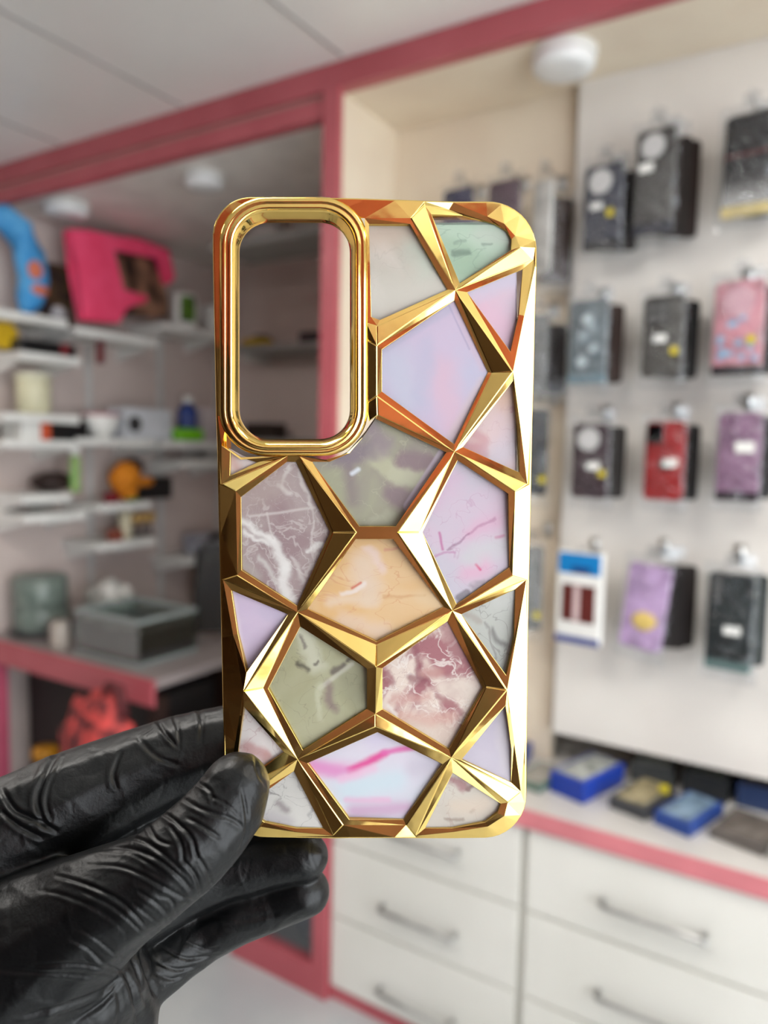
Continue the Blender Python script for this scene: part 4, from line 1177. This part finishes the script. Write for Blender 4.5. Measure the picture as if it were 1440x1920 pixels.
inlay(I['D'], marble('marble_lilac_blue', (198, 194, 216), (206, 190, 212), 35, [
    (830, 700, 850, 800, 16, 26, (222, 186, 202), .7), (740, 680, 760, 740, 26, 26, (196, 200, 216), .8), (850, 570, 905, 690, 7, 3, (208, 188, 206), .8, 3),
    (838, 580, 720, 650, 10, 3, (186, 182, 204), .6, 3), (845, 830, 905, 720, 12, 5, (216, 196, 200), .8, 4), (800, 640, 790, 760, 8, 16, (186, 188, 210), .5), (842, 574, 880, 655, 1.2, 1, (168, 160, 188), .6, 1)], [], 4), 'large plain lilac blue marbled panel right of the ring')
inlay([(962, 714), (967, 770), (967, 883), (868, 838)], marble('marble_peach_lilac', (222, 196, 192), (224, 200, 206), 45, [
    (870, 838, 905, 850, 14, 6, (196, 140, 148), .85), (890, 815, 910, 830, 10, 5, (204, 152, 156), .75), (940, 740, 965, 720, 16, 20, (232, 190, 160), .7), (930, 860, 965, 830, 18, 20, (206, 198, 208), .8), (953, 760, 955, 768, 2, 1.5, (206, 150, 160), .7)], [(140, .015, (200, 160, 166), .3)], 5), 'peach and lilac panel at the right edge with a rose blot')
inlay([(966, 765), (971, 800), (974, 886), (966, 884)], M_clear, 'clear strip beside the peach and lilac panel')
inlay(I['F'], marble('marble_olive_purple', (150, 140, 136), (168, 166, 144), 42, [
    (620, 900, 640, 960, 26, 14, (168, 168, 142), .9), (655, 880, 660, 940, 10, 8, (134, 116, 124), .6, 8), (700, 850, 740, 890, 18, 6, (190, 188, 160), .9), (740, 890, 800, 900, 14, 5, (190, 188, 164), .9),
    (760, 865, 800, 870, 16, 6, (142, 120, 128), .9), (740, 930, 780, 950, 22, 8, (138, 116, 126), .85), (640, 860, 690, 840, 16, 10, (128, 110, 132), .7), (700, 800, 720, 840, 14, 12, (150, 132, 146), .7),
    (700, 985, 730, 975, 12, 5, (184, 182, 160), .8), (660, 888, 672, 880, 3, 3, (226, 232, 240), .9, 2), (836, 848, 770, 950, 13, 1.5, (208, 192, 206), .9, 1)], [(130, .012, (188, 184, 160), .5)], 6), 'olive and dusky purple marbled panel below the ring')
inlay(I['G'], marble('marble_mauve_veined', (156, 134, 136), (172, 156, 154), 60, [
    (455, 978, 510, 1015, 6, 4, WHT, .95), (510, 1015, 530, 1060, 9, 5, WHT, .95), (530, 1060, 538, 1130, 11, 6, WHT, .95), (458, 1000, 500, 1022, 4, 3, WHT, .9), (470, 968, 590, 952, 2, 1.5, (206, 196, 192), .8, 3),
    (500, 962, 512, 1010, 1.5, 1.2, (206, 196, 192), .7, 4), (540, 875, 530, 918, 3, 3, (214, 206, 202), .85), (560, 880, 586, 950, 3, 2.5, (214, 206, 202), .8), (520, 912, 545, 922, 5, 3, (216, 208, 204), .85), (585, 950, 590, 1020, 2, 1.5, (206, 196, 192), .7),
    (580, 1030, 608, 1020, 2.5, 2, WHT, .8), (490, 1050, 520, 1090, 4, 3, (206, 200, 196), .8), (545, 1040, 570, 1090, 4, 3, (208, 200, 196), .7), (455, 1050, 480, 1085, 8, 8, (180, 170, 164), .8), (455, 940, 520, 900, 26, 14, (176, 160, 154), .7)],
    [(170, .03, (204, 194, 190), .6), (320, .012, (190, 178, 176), .5)], 7), 'dusky mauve panel with white veins at the left')
inlay(I['H'], marble('marble_blush', (216, 196, 190), (222, 210, 206), 60, [(436, 850, 440, 870, 7, 7, (206, 160, 146), .7)], [], 8), 'tiny blush triangle below the ring at the left edge')
inlay(I['I'], marble('marble_peach', (224, 182, 130), (228, 194, 152), 45, [
    (680, 1060, 690, 1100, 26, 16, (226, 206, 190), .75), (650, 1115, 682, 1092, 5, 3, (234, 222, 216), .9), (660, 1102, 676, 1092, 1.8, 1.5, (206, 104, 90), .9, 3), (690, 1030, 720, 1070, 8, 5, (232, 208, 200), .8), (720, 1030, 745, 1025, 3, 2, (214, 150, 130), .7),
    (620, 1130, 700, 1125, 10, 8, (230, 208, 186), .8), (720, 1120, 800, 1115, 2, 2, (206, 156, 110), .6), (640, 1165, 720, 1180, 12, 12, (228, 204, 186), .7), (790, 1120, 820, 1135, 14, 10, (226, 198, 160), .7)], [(140, .012, (210, 150, 110), .5)], 9, stretch=(.7, 1)), 'warm peach marbled panel at the middle of the case')
inlay(I['J'], marble('marble_pink_lilac', (204, 196, 208), (214, 192, 208), 40, [
    (880, 1000, 930, 975, 14, 12, (222, 176, 200), .7), (885, 1075, 905, 1060, 20, 14, (226, 176, 200), .8), (840, 1030, 880, 1000, 1.5, 1.5, (150, 110, 136), .7), (880, 1000, 925, 970, 2, 2, (176, 120, 150), .6), (824, 1000, 830, 1030, 2, 1.5, (190, 96, 150), .8, 3),
    (815, 1042, 850, 1034, 2, 2, (190, 130, 170), .7), (892, 1058, 900, 1068, 2, 1.5, (214, 70, 120), .9, 2), (930, 1008, 945, 1004, 2.5, 2, (200, 90, 140), .8, 3), (810, 940, 850, 900, 12, 18, (216, 184, 206), .7), (880, 1040, 950, 1020, 16, 14, (206, 206, 208), .8),
    (860, 1120, 875, 1112, 7, 2, (110, 106, 112), .8, 3), (886, 1105, 905, 1094, 5, 3, (150, 146, 150), .6)], [(120, .01, (190, 150, 176), .4)], 10), 'pale pink and lilac panel at right with dark pink flecks')
inlay(I['K'], marble('marble_grey_white', (198, 198, 192), (184, 186, 178), 45, [
    (920, 1180, 945, 1210, 6, 4, (112, 110, 108), .8), (905, 1165, 930, 1230, 2, 1.5, (140, 136, 132), .7), (880, 1152, 895, 1165, 5, 3, (170, 160, 150), .7), (930, 1130, 962, 1120, 18, 14, (206, 206, 202), .7)], [(160, .015, (130, 128, 124), .5)], 11, stretch=(1, .6)), 'grey white panel with dark veins at the right edge')
inlay(I['L'], marble('marble_soft_lilac', (200, 180, 206), (210, 192, 212), 35, [(435, 1110, 458, 1255, 6, 3, (220, 204, 220), .8, 2), (500, 1150, 530, 1155, 14, 14, (196, 184, 206), .7)], [], 12), 'soft lilac triangle at the left edge')
inlay(I['M'], marble('marble_olive', (160, 156, 122), (176, 174, 144), 40, [
    (570, 1190, 590, 1250, 16, 10, (204, 202, 182), .85), (560, 1245, 575, 1260, 4, 3, (70, 62, 60), .85), (588, 1250, 595, 1245, 3, 2, (76, 66, 64), .8), (620, 1265, 640, 1250, 7, 4, (92, 80, 84), .85), (650, 1240, 658, 1236, 4, 3, (92, 80, 84), .8),
    (600, 1290, 660, 1245, 4, 2, (208, 204, 188), .9, 3), (598, 1290, 598, 1350, 5, 3, (196, 194, 168), .85), (615, 1290, 622, 1320, 9, 6, (132, 108, 112), .8), (563, 1195, 570, 1215, 3, 2, (110, 100, 96), .8), (650, 1280, 680, 1310, 18, 18, (142, 140, 116), .7), (520, 1290, 560, 1280, 16, 14, (172, 168, 138), .7), (560, 1380, 600, 1370, 26, 20, (180, 176, 146), .7)],
    [(150, .012, (120, 112, 96), .4)], 13), 'olive green marbled panel, lower left of centre')
ROSE = (150, 96, 104)
inlay(I['N'], marble('marble_rose', (232, 214, 202), (170, 114, 120), 62, [
    (720, 1345, 840, 1350, 16, 8, (212, 170, 158), .85), (770, 1370, 850, 1385, 22, 10, (222, 202, 188), .9), (845, 1290, 895, 1290, 22, 10, (224, 208, 196), .9), (800, 1240, 830, 1285, 9, 6, (230, 214, 202), .8),
    (835, 1180, 862, 1225, 13, 4, (172, 126, 128), .85), (775, 1210, 792, 1265, 7, 4, ROSE, .85), (775, 1275, 798, 1272, 9, 5, (140, 84, 94), .8), (803, 1258, 822, 1258, 9, 5, (190, 136, 132), .8), (728, 1268, 735, 1282, 9, 4, (160, 106, 112), .8),
    (845, 1318, 862, 1338, 6, 3, (172, 122, 124), .8), (820, 1306, 842, 1320, 6, 3, (168, 118, 120), .8), (735, 1310, 800, 1304, 8, 5, (204, 156, 148), .7), (728, 1318, 742, 1345, 3, 2, (236, 226, 218), .9)],
    [(190, .035, (240, 230, 222), .75), (300, .012, (150, 100, 104), .4)], 14, contrast=(.46, .56)), 'blush panel with rose purple patches, lower right of centre')
inlay(I['O'], marble('marble_pink_stream', (222, 214, 226), (214, 214, 224), 30, [
    (590, 1440, 660, 1445, 14, 14, (226, 172, 206), .9), (655, 1446, 720, 1414, 8, 5, (224, 60, 146), 1.0, 6), (720, 1412, 780, 1400, 6, 4, (226, 110, 176), 1.0, 6), (580, 1432, 640, 1450, 12, 10, (224, 140, 196), .8), (655, 1480, 740, 1462, 22, 16, (206, 222, 230), .95), (640, 1462, 700, 1440, 6, 8, (236, 190, 216), .8), (665, 1520, 760, 1515, 12, 10, (206, 166, 196), .9),
    (650, 1500, 730, 1500, 4, 5, (232, 176, 208), .7), (780, 1440, 815, 1430, 16, 14, (200, 192, 206), .8), (700, 1385, 720, 1380, 14, 16, (214, 204, 226), .8)], [], 15, warp=8, stretch=(.6, 1.2)), 'white blue panel with hot pink streaks at the bottom centre')
inlay(I['P'], marble('marble_pale_lilac', (208, 200, 212), (200, 190, 206), 30, [(940, 1340, 945, 1440, 8, 8, (216, 208, 214), .7)], [], 16), 'pale lilac triangle low at the right edge')
inlay(I['Q'], marble('marble_cream_rose', (216, 208, 196), (206, 196, 184), 50, [
    (850, 1462, 872, 1474, 8, 4, (166, 112, 118), .85), (880, 1478, 884, 1472, 4, 2, (130, 90, 92), .8), (840, 1540, 865, 1535, 3, 2, (150, 130, 118), .7), (880, 1522, 886, 1518, 3, 2, (160, 140, 130), .7), (860, 1510, 900, 1510, 14, 14, (224, 204, 184), .7)], [(170, .015, (180, 150, 140), .4)], 17), 'cream panel with rose fleck in the bottom right corner')
inlay(I['R'], marble('marble_white_rose', (222, 212, 208), (214, 200, 198), 40, [
    (462, 1400, 490, 1412, 12, 5, (190, 138, 136), .8), (495, 1420, 512, 1432, 9, 5, (196, 150, 144), .8), (500, 1436, 520, 1428, 4, 3, (110, 84, 90), .8)], [(180, .02, (170, 120, 122), .4)], 18), 'white panel with rose patches just above the thumb')
inlay(I['S'], marble('marble_white_grey', (214, 210, 204), (204, 200, 194), 45, [
    (520, 1512, 540, 1520, 7, 5, (140, 128, 130), .8), (508, 1480, 522, 1496, 1.5, 1.2, (110, 104, 104), .7), (500, 1530, 540, 1540, 8, 8, (184, 176, 180), .7), (580, 1530, 585, 1520, 3, 2, (150, 146, 146), .6)], [(170, .012, (120, 114, 116), .4)], 19), 'white grey panel in the bottom left corner beside the thumb')

# ------------------------------------------------------------------ the gloved hand
def cpt(px, py, zmm):
    """world point at a pixel, zmm millimetres nearer than the case's distance"""
    dpt = D0 - zmm * 0.001
    return EYE + ray(px, py) * dpt, dpt

CH = [
    # thumb
    [(444, 1474, 64, 11), (426, 1512, 73, 12), (388, 1558, 80, 14), (345, 1600, 84, 15), (290, 1645, 84, 16), (215, 1685, 100, 14), (130, 1740, 125, 10), (40, 1800, 165, 5), (-70, 1880, 190, 0)],
    # palm, wrist
    [(150, 1840, 128, 2), (60, 1930, 170, -4), (-40, 2020, 185, -8)],
    [(215, 1850, 70, -4), (235, 1900, 62, -6), (200, 1990, 90, -8)],
    # index finger
    [(600, 1400, 58, -20), (520, 1397, 66, -21), (430, 1398, 76, -22), (330, 1425, 82, -20), (230, 1465, 90, -16), (130, 1510, 102, -12), (30, 1565, 112, -9), (-70, 1630, 140, -8)],
    # middle finger
    [(572, 1606, 45, -18), (500, 1610, 54, -20), (420, 1628, 60, -20), (330, 1662, 66, -18), (230, 1715, 78, -14), (100, 1770, 112, -10)],
    # ring finger
    [(574, 1672, 46, -20), (520, 1688, 50, -22), (450, 1712, 54, -22), (385, 1746, 54, -22), (335, 1786, 52, -18), (285, 1822, 56, -14), (200, 1850, 90, -8)],
    # folded base of the middle finger, in the shade between index and thumb
    [(425, 1500, 58, -24), (340, 1545, 70, -22), (240, 1600, 84, -18), (130, 1670, 100, -14)],
    # little finger, curled behind the ring finger
    [(470, 1705, 38, -36), (410, 1735, 42, -37), (350, 1772, 46, -34), (280, 1820, 52, -25), (200, 1860, 70, -12)],
    # web of the palm
    [(-60, 1640, 140, -8), (-40, 1760, 180, -6), (60, 1800, 140, -8)],
]
bm = bmesh.new()
for ch in CH:
    for (a, b) in zip(ch[:-1], ch[1:]):
        dist = math.hypot(a[0] - b[0], a[1] - b[1])
        n = max(2, int(dist / 9))
        for k in range(n + 1):
            t_ = k / n
            q = [a[i] + (b[i] - a[i]) * t_ for i in range(4)]
            p, dpt = cpt(q[0], q[1], q[3])
            bmesh.ops.create_icosphere(bm, subdivisions=2, radius=q[2] * dpt / F * 1.02, matrix=Matrix.Translation(Vector(p)))
me = bpy.data.meshes.new('hand_raw')
bm.to_mesh(me); bm.free()
tmp = bpy.data.objects.new('hand_raw', me)
COL.objects.link(tmp)
rm = tmp.modifiers.new('r', 'REMESH')
rm.mode = 'VOXEL'
rm.voxel_size = 0.00042
dg = bpy.context.evaluated_depsgraph_get()
ev = tmp.evaluated_get(dg)
hm = bpy.data.meshes.new_from_object(ev)
bpy.data.objects.remove(tmp, do_unlink=True)

nv = len(hm.vertices)
co = np.empty(nv * 3); hm.vertices.foreach_get('co', co); co = co.reshape(-1, 3)
ne = len(hm.edges)
ed = np.empty(ne * 2, dtype=np.int64); hm.edges.foreach_get('vertices', ed); ed = ed.reshape(-1, 2)
deg = np.bincount(ed.ravel(), minlength=nv).astype(float)
def smooth(val, it, lam=0.6):
    for _ in range(it):
        acc = np.zeros_like(val)
        np.add.at(acc, ed[:, 0], val[ed[:, 1]])
        np.add.at(acc, ed[:, 1], val[ed[:, 0]])
        val = val + lam * (acc / (deg[:, None] if val.ndim > 1 else deg) - val)
    return val
co = smooth(co, 24)
def set_co(c):
    hm.vertices.foreach_set('co', c.ravel()); hm.update()
set_co(co)
nr = np.empty(nv * 3); hm.vertices.foreach_get('normal', nr); nr = nr.reshape(-1, 3)
nr = smooth(nr, 6); nr /= np.linalg.norm(nr, axis=1)[:, None]

rel = co - EYE
zc_ = rel @ FW
PX = CX + F * (rel @ RT) / zc_
PY = CY - F * (rel @ UP) / zc_
HZ = (D0 - zc_) * 1000.0            # mm in front of the case plane
facing = -(nr * (rel / np.linalg.norm(rel, axis=1)[:, None])).sum(1)
fmask = np.clip((facing + 0.15) / 0.35, 0, 1)

def pl(*pts):                       # polyline given on the 1440-wide enlargement of the photo's lower left
    return [(x / 2.182, 1280 + y / 2.182) for x, y in pts]
def wsum(x, y, seed):
    return (np.sin(x * 0.031 + y * 0.017 + seed) + np.sin(x * -0.019 + y * 0.043 + seed * 2.1) + np.sin(x * 0.067 + y * 0.051 + seed * 3.7) * .6) / 2.6
disp = np.zeros(nv)
def crease(pts, wd, depth, zr, lift=0.5):
    wd = wd * 0.72
    """a fold: a valley with a soft ridge on one side; wd in pixels, depth in mm; zr = depth range of the finger it lies on"""
    best = np.full(nv, 1e9); side = np.zeros(nv); par = np.zeros(nv)
    pts = np.array(pts, float)
    # refine the polyline
    fine = []
    m_ = len(pts)
    for i in range(m_ - 1):
        p0, p1, p2, p3 = pts[max(i - 1, 0)], pts[i], pts[i + 1], pts[min(i + 2, m_ - 1)]
        for t_ in np.linspace(0, 1, 6, endpoint=False):
            fine.append(0.5 * ((2 * p1) + (-p0 + p2) * t_ + (2 * p0 - 5 * p1 + 4 * p2 - p3) * t_ ** 2 + (-p0 + 3 * p1 - 3 * p2 + p3) * t_ ** 3))
    fine.append(pts[-1])
    fine = np.array(fine)
    sel = (PX > fine[:, 0].min() - 5 * wd) & (PX < fine[:, 0].max() + 5 * wd) & (PY > fine[:, 1].min() - 5 * wd) & (PY < fine[:, 1].max() + 5 * wd) & (HZ > zr[0]) & (HZ < zr[1])
    ix = np.where(sel)[0]
    if not len(ix):
        return
    x, y = PX[ix], PY[ix]
    bd = np.full(len(ix), 1e9); bs = np.zeros(len(ix)); bp_ = np.zeros(len(ix))
    nseg = len(fine) - 1
    for i in range(nseg):
        a, b = fine[i], fine[i + 1]
        d = b - a
        L2 = d @ d + 1e-9
        t_ = np.clip(((x - a[0]) * d[0] + (y - a[1]) * d[1]) / L2, 0, 1)
        dx, dy = x - (a[0] + d[0] * t_), y - (a[1] + d[1] * t_)
        dist = np.hypot(dx, dy)
        u_ = dist < bd
        bd[u_] = dist[u_]
        bs[u_] = np.sign(d[0] * dy - d[1] * dx)[u_]
        bp_[u_] = ((i + t_) / nseg)[u_]
    taper = np.clip(np.minimum(bp_, 1 - bp_) / 0.25, 0.0, 1) ** 0.6
    s = bd * bs
    prof = -np.exp(-(s / wd) ** 2) + lift * np.exp(-((s - 1.9 * wd) / (1.3 * wd)) ** 2) + 0.5 * lift * np.exp(-((s + 2.0 * wd) / (1.6 * wd)) ** 2)
    disp[ix] += prof * 0.9 * depth * taper * fmask[ix]
TZ, IZ, RZ = (-6, 40), (-40, 6), (-45, 2)
for pts, wd, dp, zr in (
    (pl((360, 690), (500, 675), (640, 720), (740, 800), (805, 885)), 4.5, .55, TZ),
    (pl((350, 745), (500, 755), (640, 820), (730, 870), (800, 905)), 4.0, .45, TZ),
    (pl((220, 790), (350, 825), (470, 880), (560, 955), (625, 1035)), 4.5, .55, TZ),
    (pl((330, 850), (440, 905), (540, 980), (612, 1055)), 4.0, .45, TZ),
    (pl((150, 850), (260, 870), (400, 930), (520, 1020)), 5, .25, TZ),
    (pl((285, 1045), (360, 1090), (430, 1150), (500, 1185)), 4.5, .5, TZ),
    (pl((330, 1010), (420, 1070), (510, 1140)), 4.0, .4, TZ),
    (pl((120, 1160), (280, 1150), (420, 1165), (505, 1190)), 4.5, .45, TZ),
    (pl((-20, 1175), (140, 1185), (300, 1195), (430, 1205)), 5, .35, TZ),
    (pl((60, 1370), (240, 1330), (400, 1270), (500, 1195)), 6, .6, TZ),
    (pl((300, 1390), (420, 1310), (505, 1200)), 5, .5, TZ),
    (pl((650, 520), (720, 570), (785, 640), (805, 730)), 4.5, .6, TZ),
    (pl((595, 560), (640, 640), (705, 665)), 4.0, .5, TZ),
    (pl((690, 580), (740, 660), (750, 740)), 4.0, .5, TZ),
    (pl((810, 410), (860, 445), (875, 500)), 4.0, .5, TZ),
    (pl((760, 550), (830, 590), (905, 640)), 4.5, .5, TZ),
    (pl((740, 470), (830, 520), (950, 560), (1000, 600)), 4.5, .45, TZ),
    (pl((985, 420), (1005, 520), (1008, 620), (975, 700)), 4.0, .5, TZ),
    (pl((850, 460), (930, 500), (985, 560)), 3.5, .35, TZ),
    (pl((1040, 300), (1060, 380), (1090, 420)), 3.5, .3, TZ),
    (pl((745, 720), (800, 790), (825, 870)), 4.0, .6, TZ),
    (pl((790, 680), (850, 780), (870, 850)), 3.5, .45, TZ),
    (pl((640, 870), (700, 890), (725, 960)), 3.5, .45, TZ),
    (pl((560, 850), (650, 910), (715, 990)), 4.0, .45, TZ),
    (pl((540, 900), (620, 960), (670, 1020)), 3.5, .4, TZ),
    (pl((500, 630), (590, 650), (690, 720), (760, 790)), 4.5, .4, TZ),
    (pl((420, 690), (540, 700), (650, 770)), 4, .3, TZ),
    # lower palm and cuff
    (pl((505, 1180), (540, 1260), (565, 1390)), 6, .8, (-20, 40)),
    (pl((575, 1085), (595, 1180), (640, 1290)), 6, .8, (-30, 40)),
    (pl((470, 1250), (490, 1320), (480, 1400)), 5, .5, (-20, 40)),
    (pl((540, 1130), (570, 1220), (600, 1330)), 4, .5, (-30, 40)),
    # index
    (pl((640, 150), (680, 210), (730, 270)), 4.5, .7, IZ),
    (pl((700, 120), (730, 200), (735, 280)), 4.0, .55, IZ),
    (pl((240, 280), (180, 390), (150, 490), (190, 590)), 7, .9, IZ),
    (pl((270, 290), (210, 400), (190, 500), (215, 570)), 5, .5, IZ),
    (pl((5, 430), (60, 520), (150, 565), (240, 615)), 7, .9, IZ),
    (pl((0, 520), (80, 590), (180, 640)), 6, .7, IZ),
    (pl((500, 280), (465, 370), (480, 440)), 6, .6, IZ),
    (pl((560, 220), (640, 300), (740, 340)), 6, .4, IZ),
    (pl((800, 90), (825, 150), (820, 260)), 6, .5, IZ),
    # ring finger base
    (pl((660, 1080), (760, 1130), (860, 1115)), 4, .5, RZ),
    (pl((640, 1140), (720, 1175), (800, 1160)), 4, .5, RZ),
    (pl((630, 1190), (700, 1215), (750, 1200)), 4, .45, RZ),
    (pl((760, 1060), (840, 1090), (900, 1080)), 3.5, .35, RZ),
    (pl((850, 960), (1000, 970), (1150, 940)), 6, .25, RZ),
    (pl((1270, 660), (1275, 720), (1300, 770)), 3, .2, RZ),
):
    crease(pts, wd, dp, zr)
# broad irregular folds of thin latex
disp += 0.22 * wsum(PX, PY, 1.0) * fmask
# thin network of small tension folds
rid = np.clip(1 - np.abs(wsum(PX * 0.75 + 14 * wsum(PY, PX, 2.0), PY * 0.75, 6.0)) * 1.6, 0, 1) ** 6
disp += 0.13 * rid * fmask
rid = np.clip(1 - np.abs(wsum(PX * 1.3 + 9 * wsum(PY, PX, 5.0), PY * 1.1, 11.0)) * 1.6, 0, 1) ** 6
disp -= 0.09 * rid * fmask
disp += 0.07 * wsum(PX * 2.3, PY * 2.3, 4.0) * fmask
# transverse gathers on thumb segment between knuckle and tip
thumbm = np.exp(-((PX - 370) / 90) ** 2 - ((PY - 1590) / 90) ** 2) * (HZ > -2)
disp += 0.05 * np.sin((PX * 0.75 - PY * 0.66) * 0.20 + 2.5 * wsum(PX, PY, 9.0)) * thumbm * fmask
disp = smooth(disp, 1, 0.5)
co = co + nr * (disp * 0.001)[:, None]
# keep the thumb pad on the face of the case and the fingers behind it clear of its rim
set_co(co)
for p in hm.polygons:
    p.use_smooth = True
glove = bpy.data.materials.new('black_nitrile')
glove.use_nodes = True
nt = glove.node_tree
b = nt.nodes['Principled BSDF']
b.inputs['Roughness'].default_value = 0.4
b.inputs['Specular IOR Level'].default_value = 0.3
tc = nt.nodes.new('ShaderNodeTexCoord')
n = nt.nodes.new('ShaderNodeTexNoise'); n.inputs['Scale'].default_value = 40; n.inputs['Detail'].default_value = 3
nt.links.new(tc.outputs['Object'], n.inputs['Vector'])
r = nt.nodes.new('ShaderNodeValToRGB')
r.color_ramp.elements[0].color = lin((4, 5, 6)); r.color_ramp.elements[1].color = lin((7, 8, 9))
nt.links.new(n.outputs['Fac'], r.inputs['Fac']); nt.links.new(r.outputs['Color'], b.inputs['Base Color'])
n2 = nt.nodes.new('ShaderNodeTexNoise'); n2.inputs['Scale'].default_value = 1100; n2.inputs['Detail'].default_value = 3
nt.links.new(tc.outputs['Object'], n2.inputs['Vector'])
n3 = nt.nodes.new('ShaderNodeTexNoise'); n3.inputs['Scale'].default_value = 170; n3.inputs['Detail'].default_value = 4; n3.inputs['Distortion'].default_value = 1.2
nt.links.new(tc.outputs['Object'], n3.inputs['Vector'])
bp = nt.nodes.new('ShaderNodeBump'); bp.inputs['Strength'].default_value = 0.25; bp.inputs['Distance'].default_value = 0.0003
nt.links.new(n2.outputs['Fac'], bp.inputs['Height'])
bp2 = nt.nodes.new('ShaderNodeBump'); bp2.inputs['Strength'].default_value = 0.2; bp2.inputs['Distance'].default_value = 0.0009
nt.links.new(n3.outputs['Fac'], bp2.inputs['Height']); nt.links.new(bp.outputs['Normal'], bp2.inputs['Normal'])
nt.links.new(bp2.outputs['Normal'], b.inputs['Normal'])
hm.name = 'person'
hm.materials.clear(); hm.materials.append(glove)
hand = bpy.data.objects.new('person', hm)
COL.objects.link(hand)
tag(hand, 'hand in a tight wrinkled black disposable glove pinching the gold case by its lower corner', 'person')
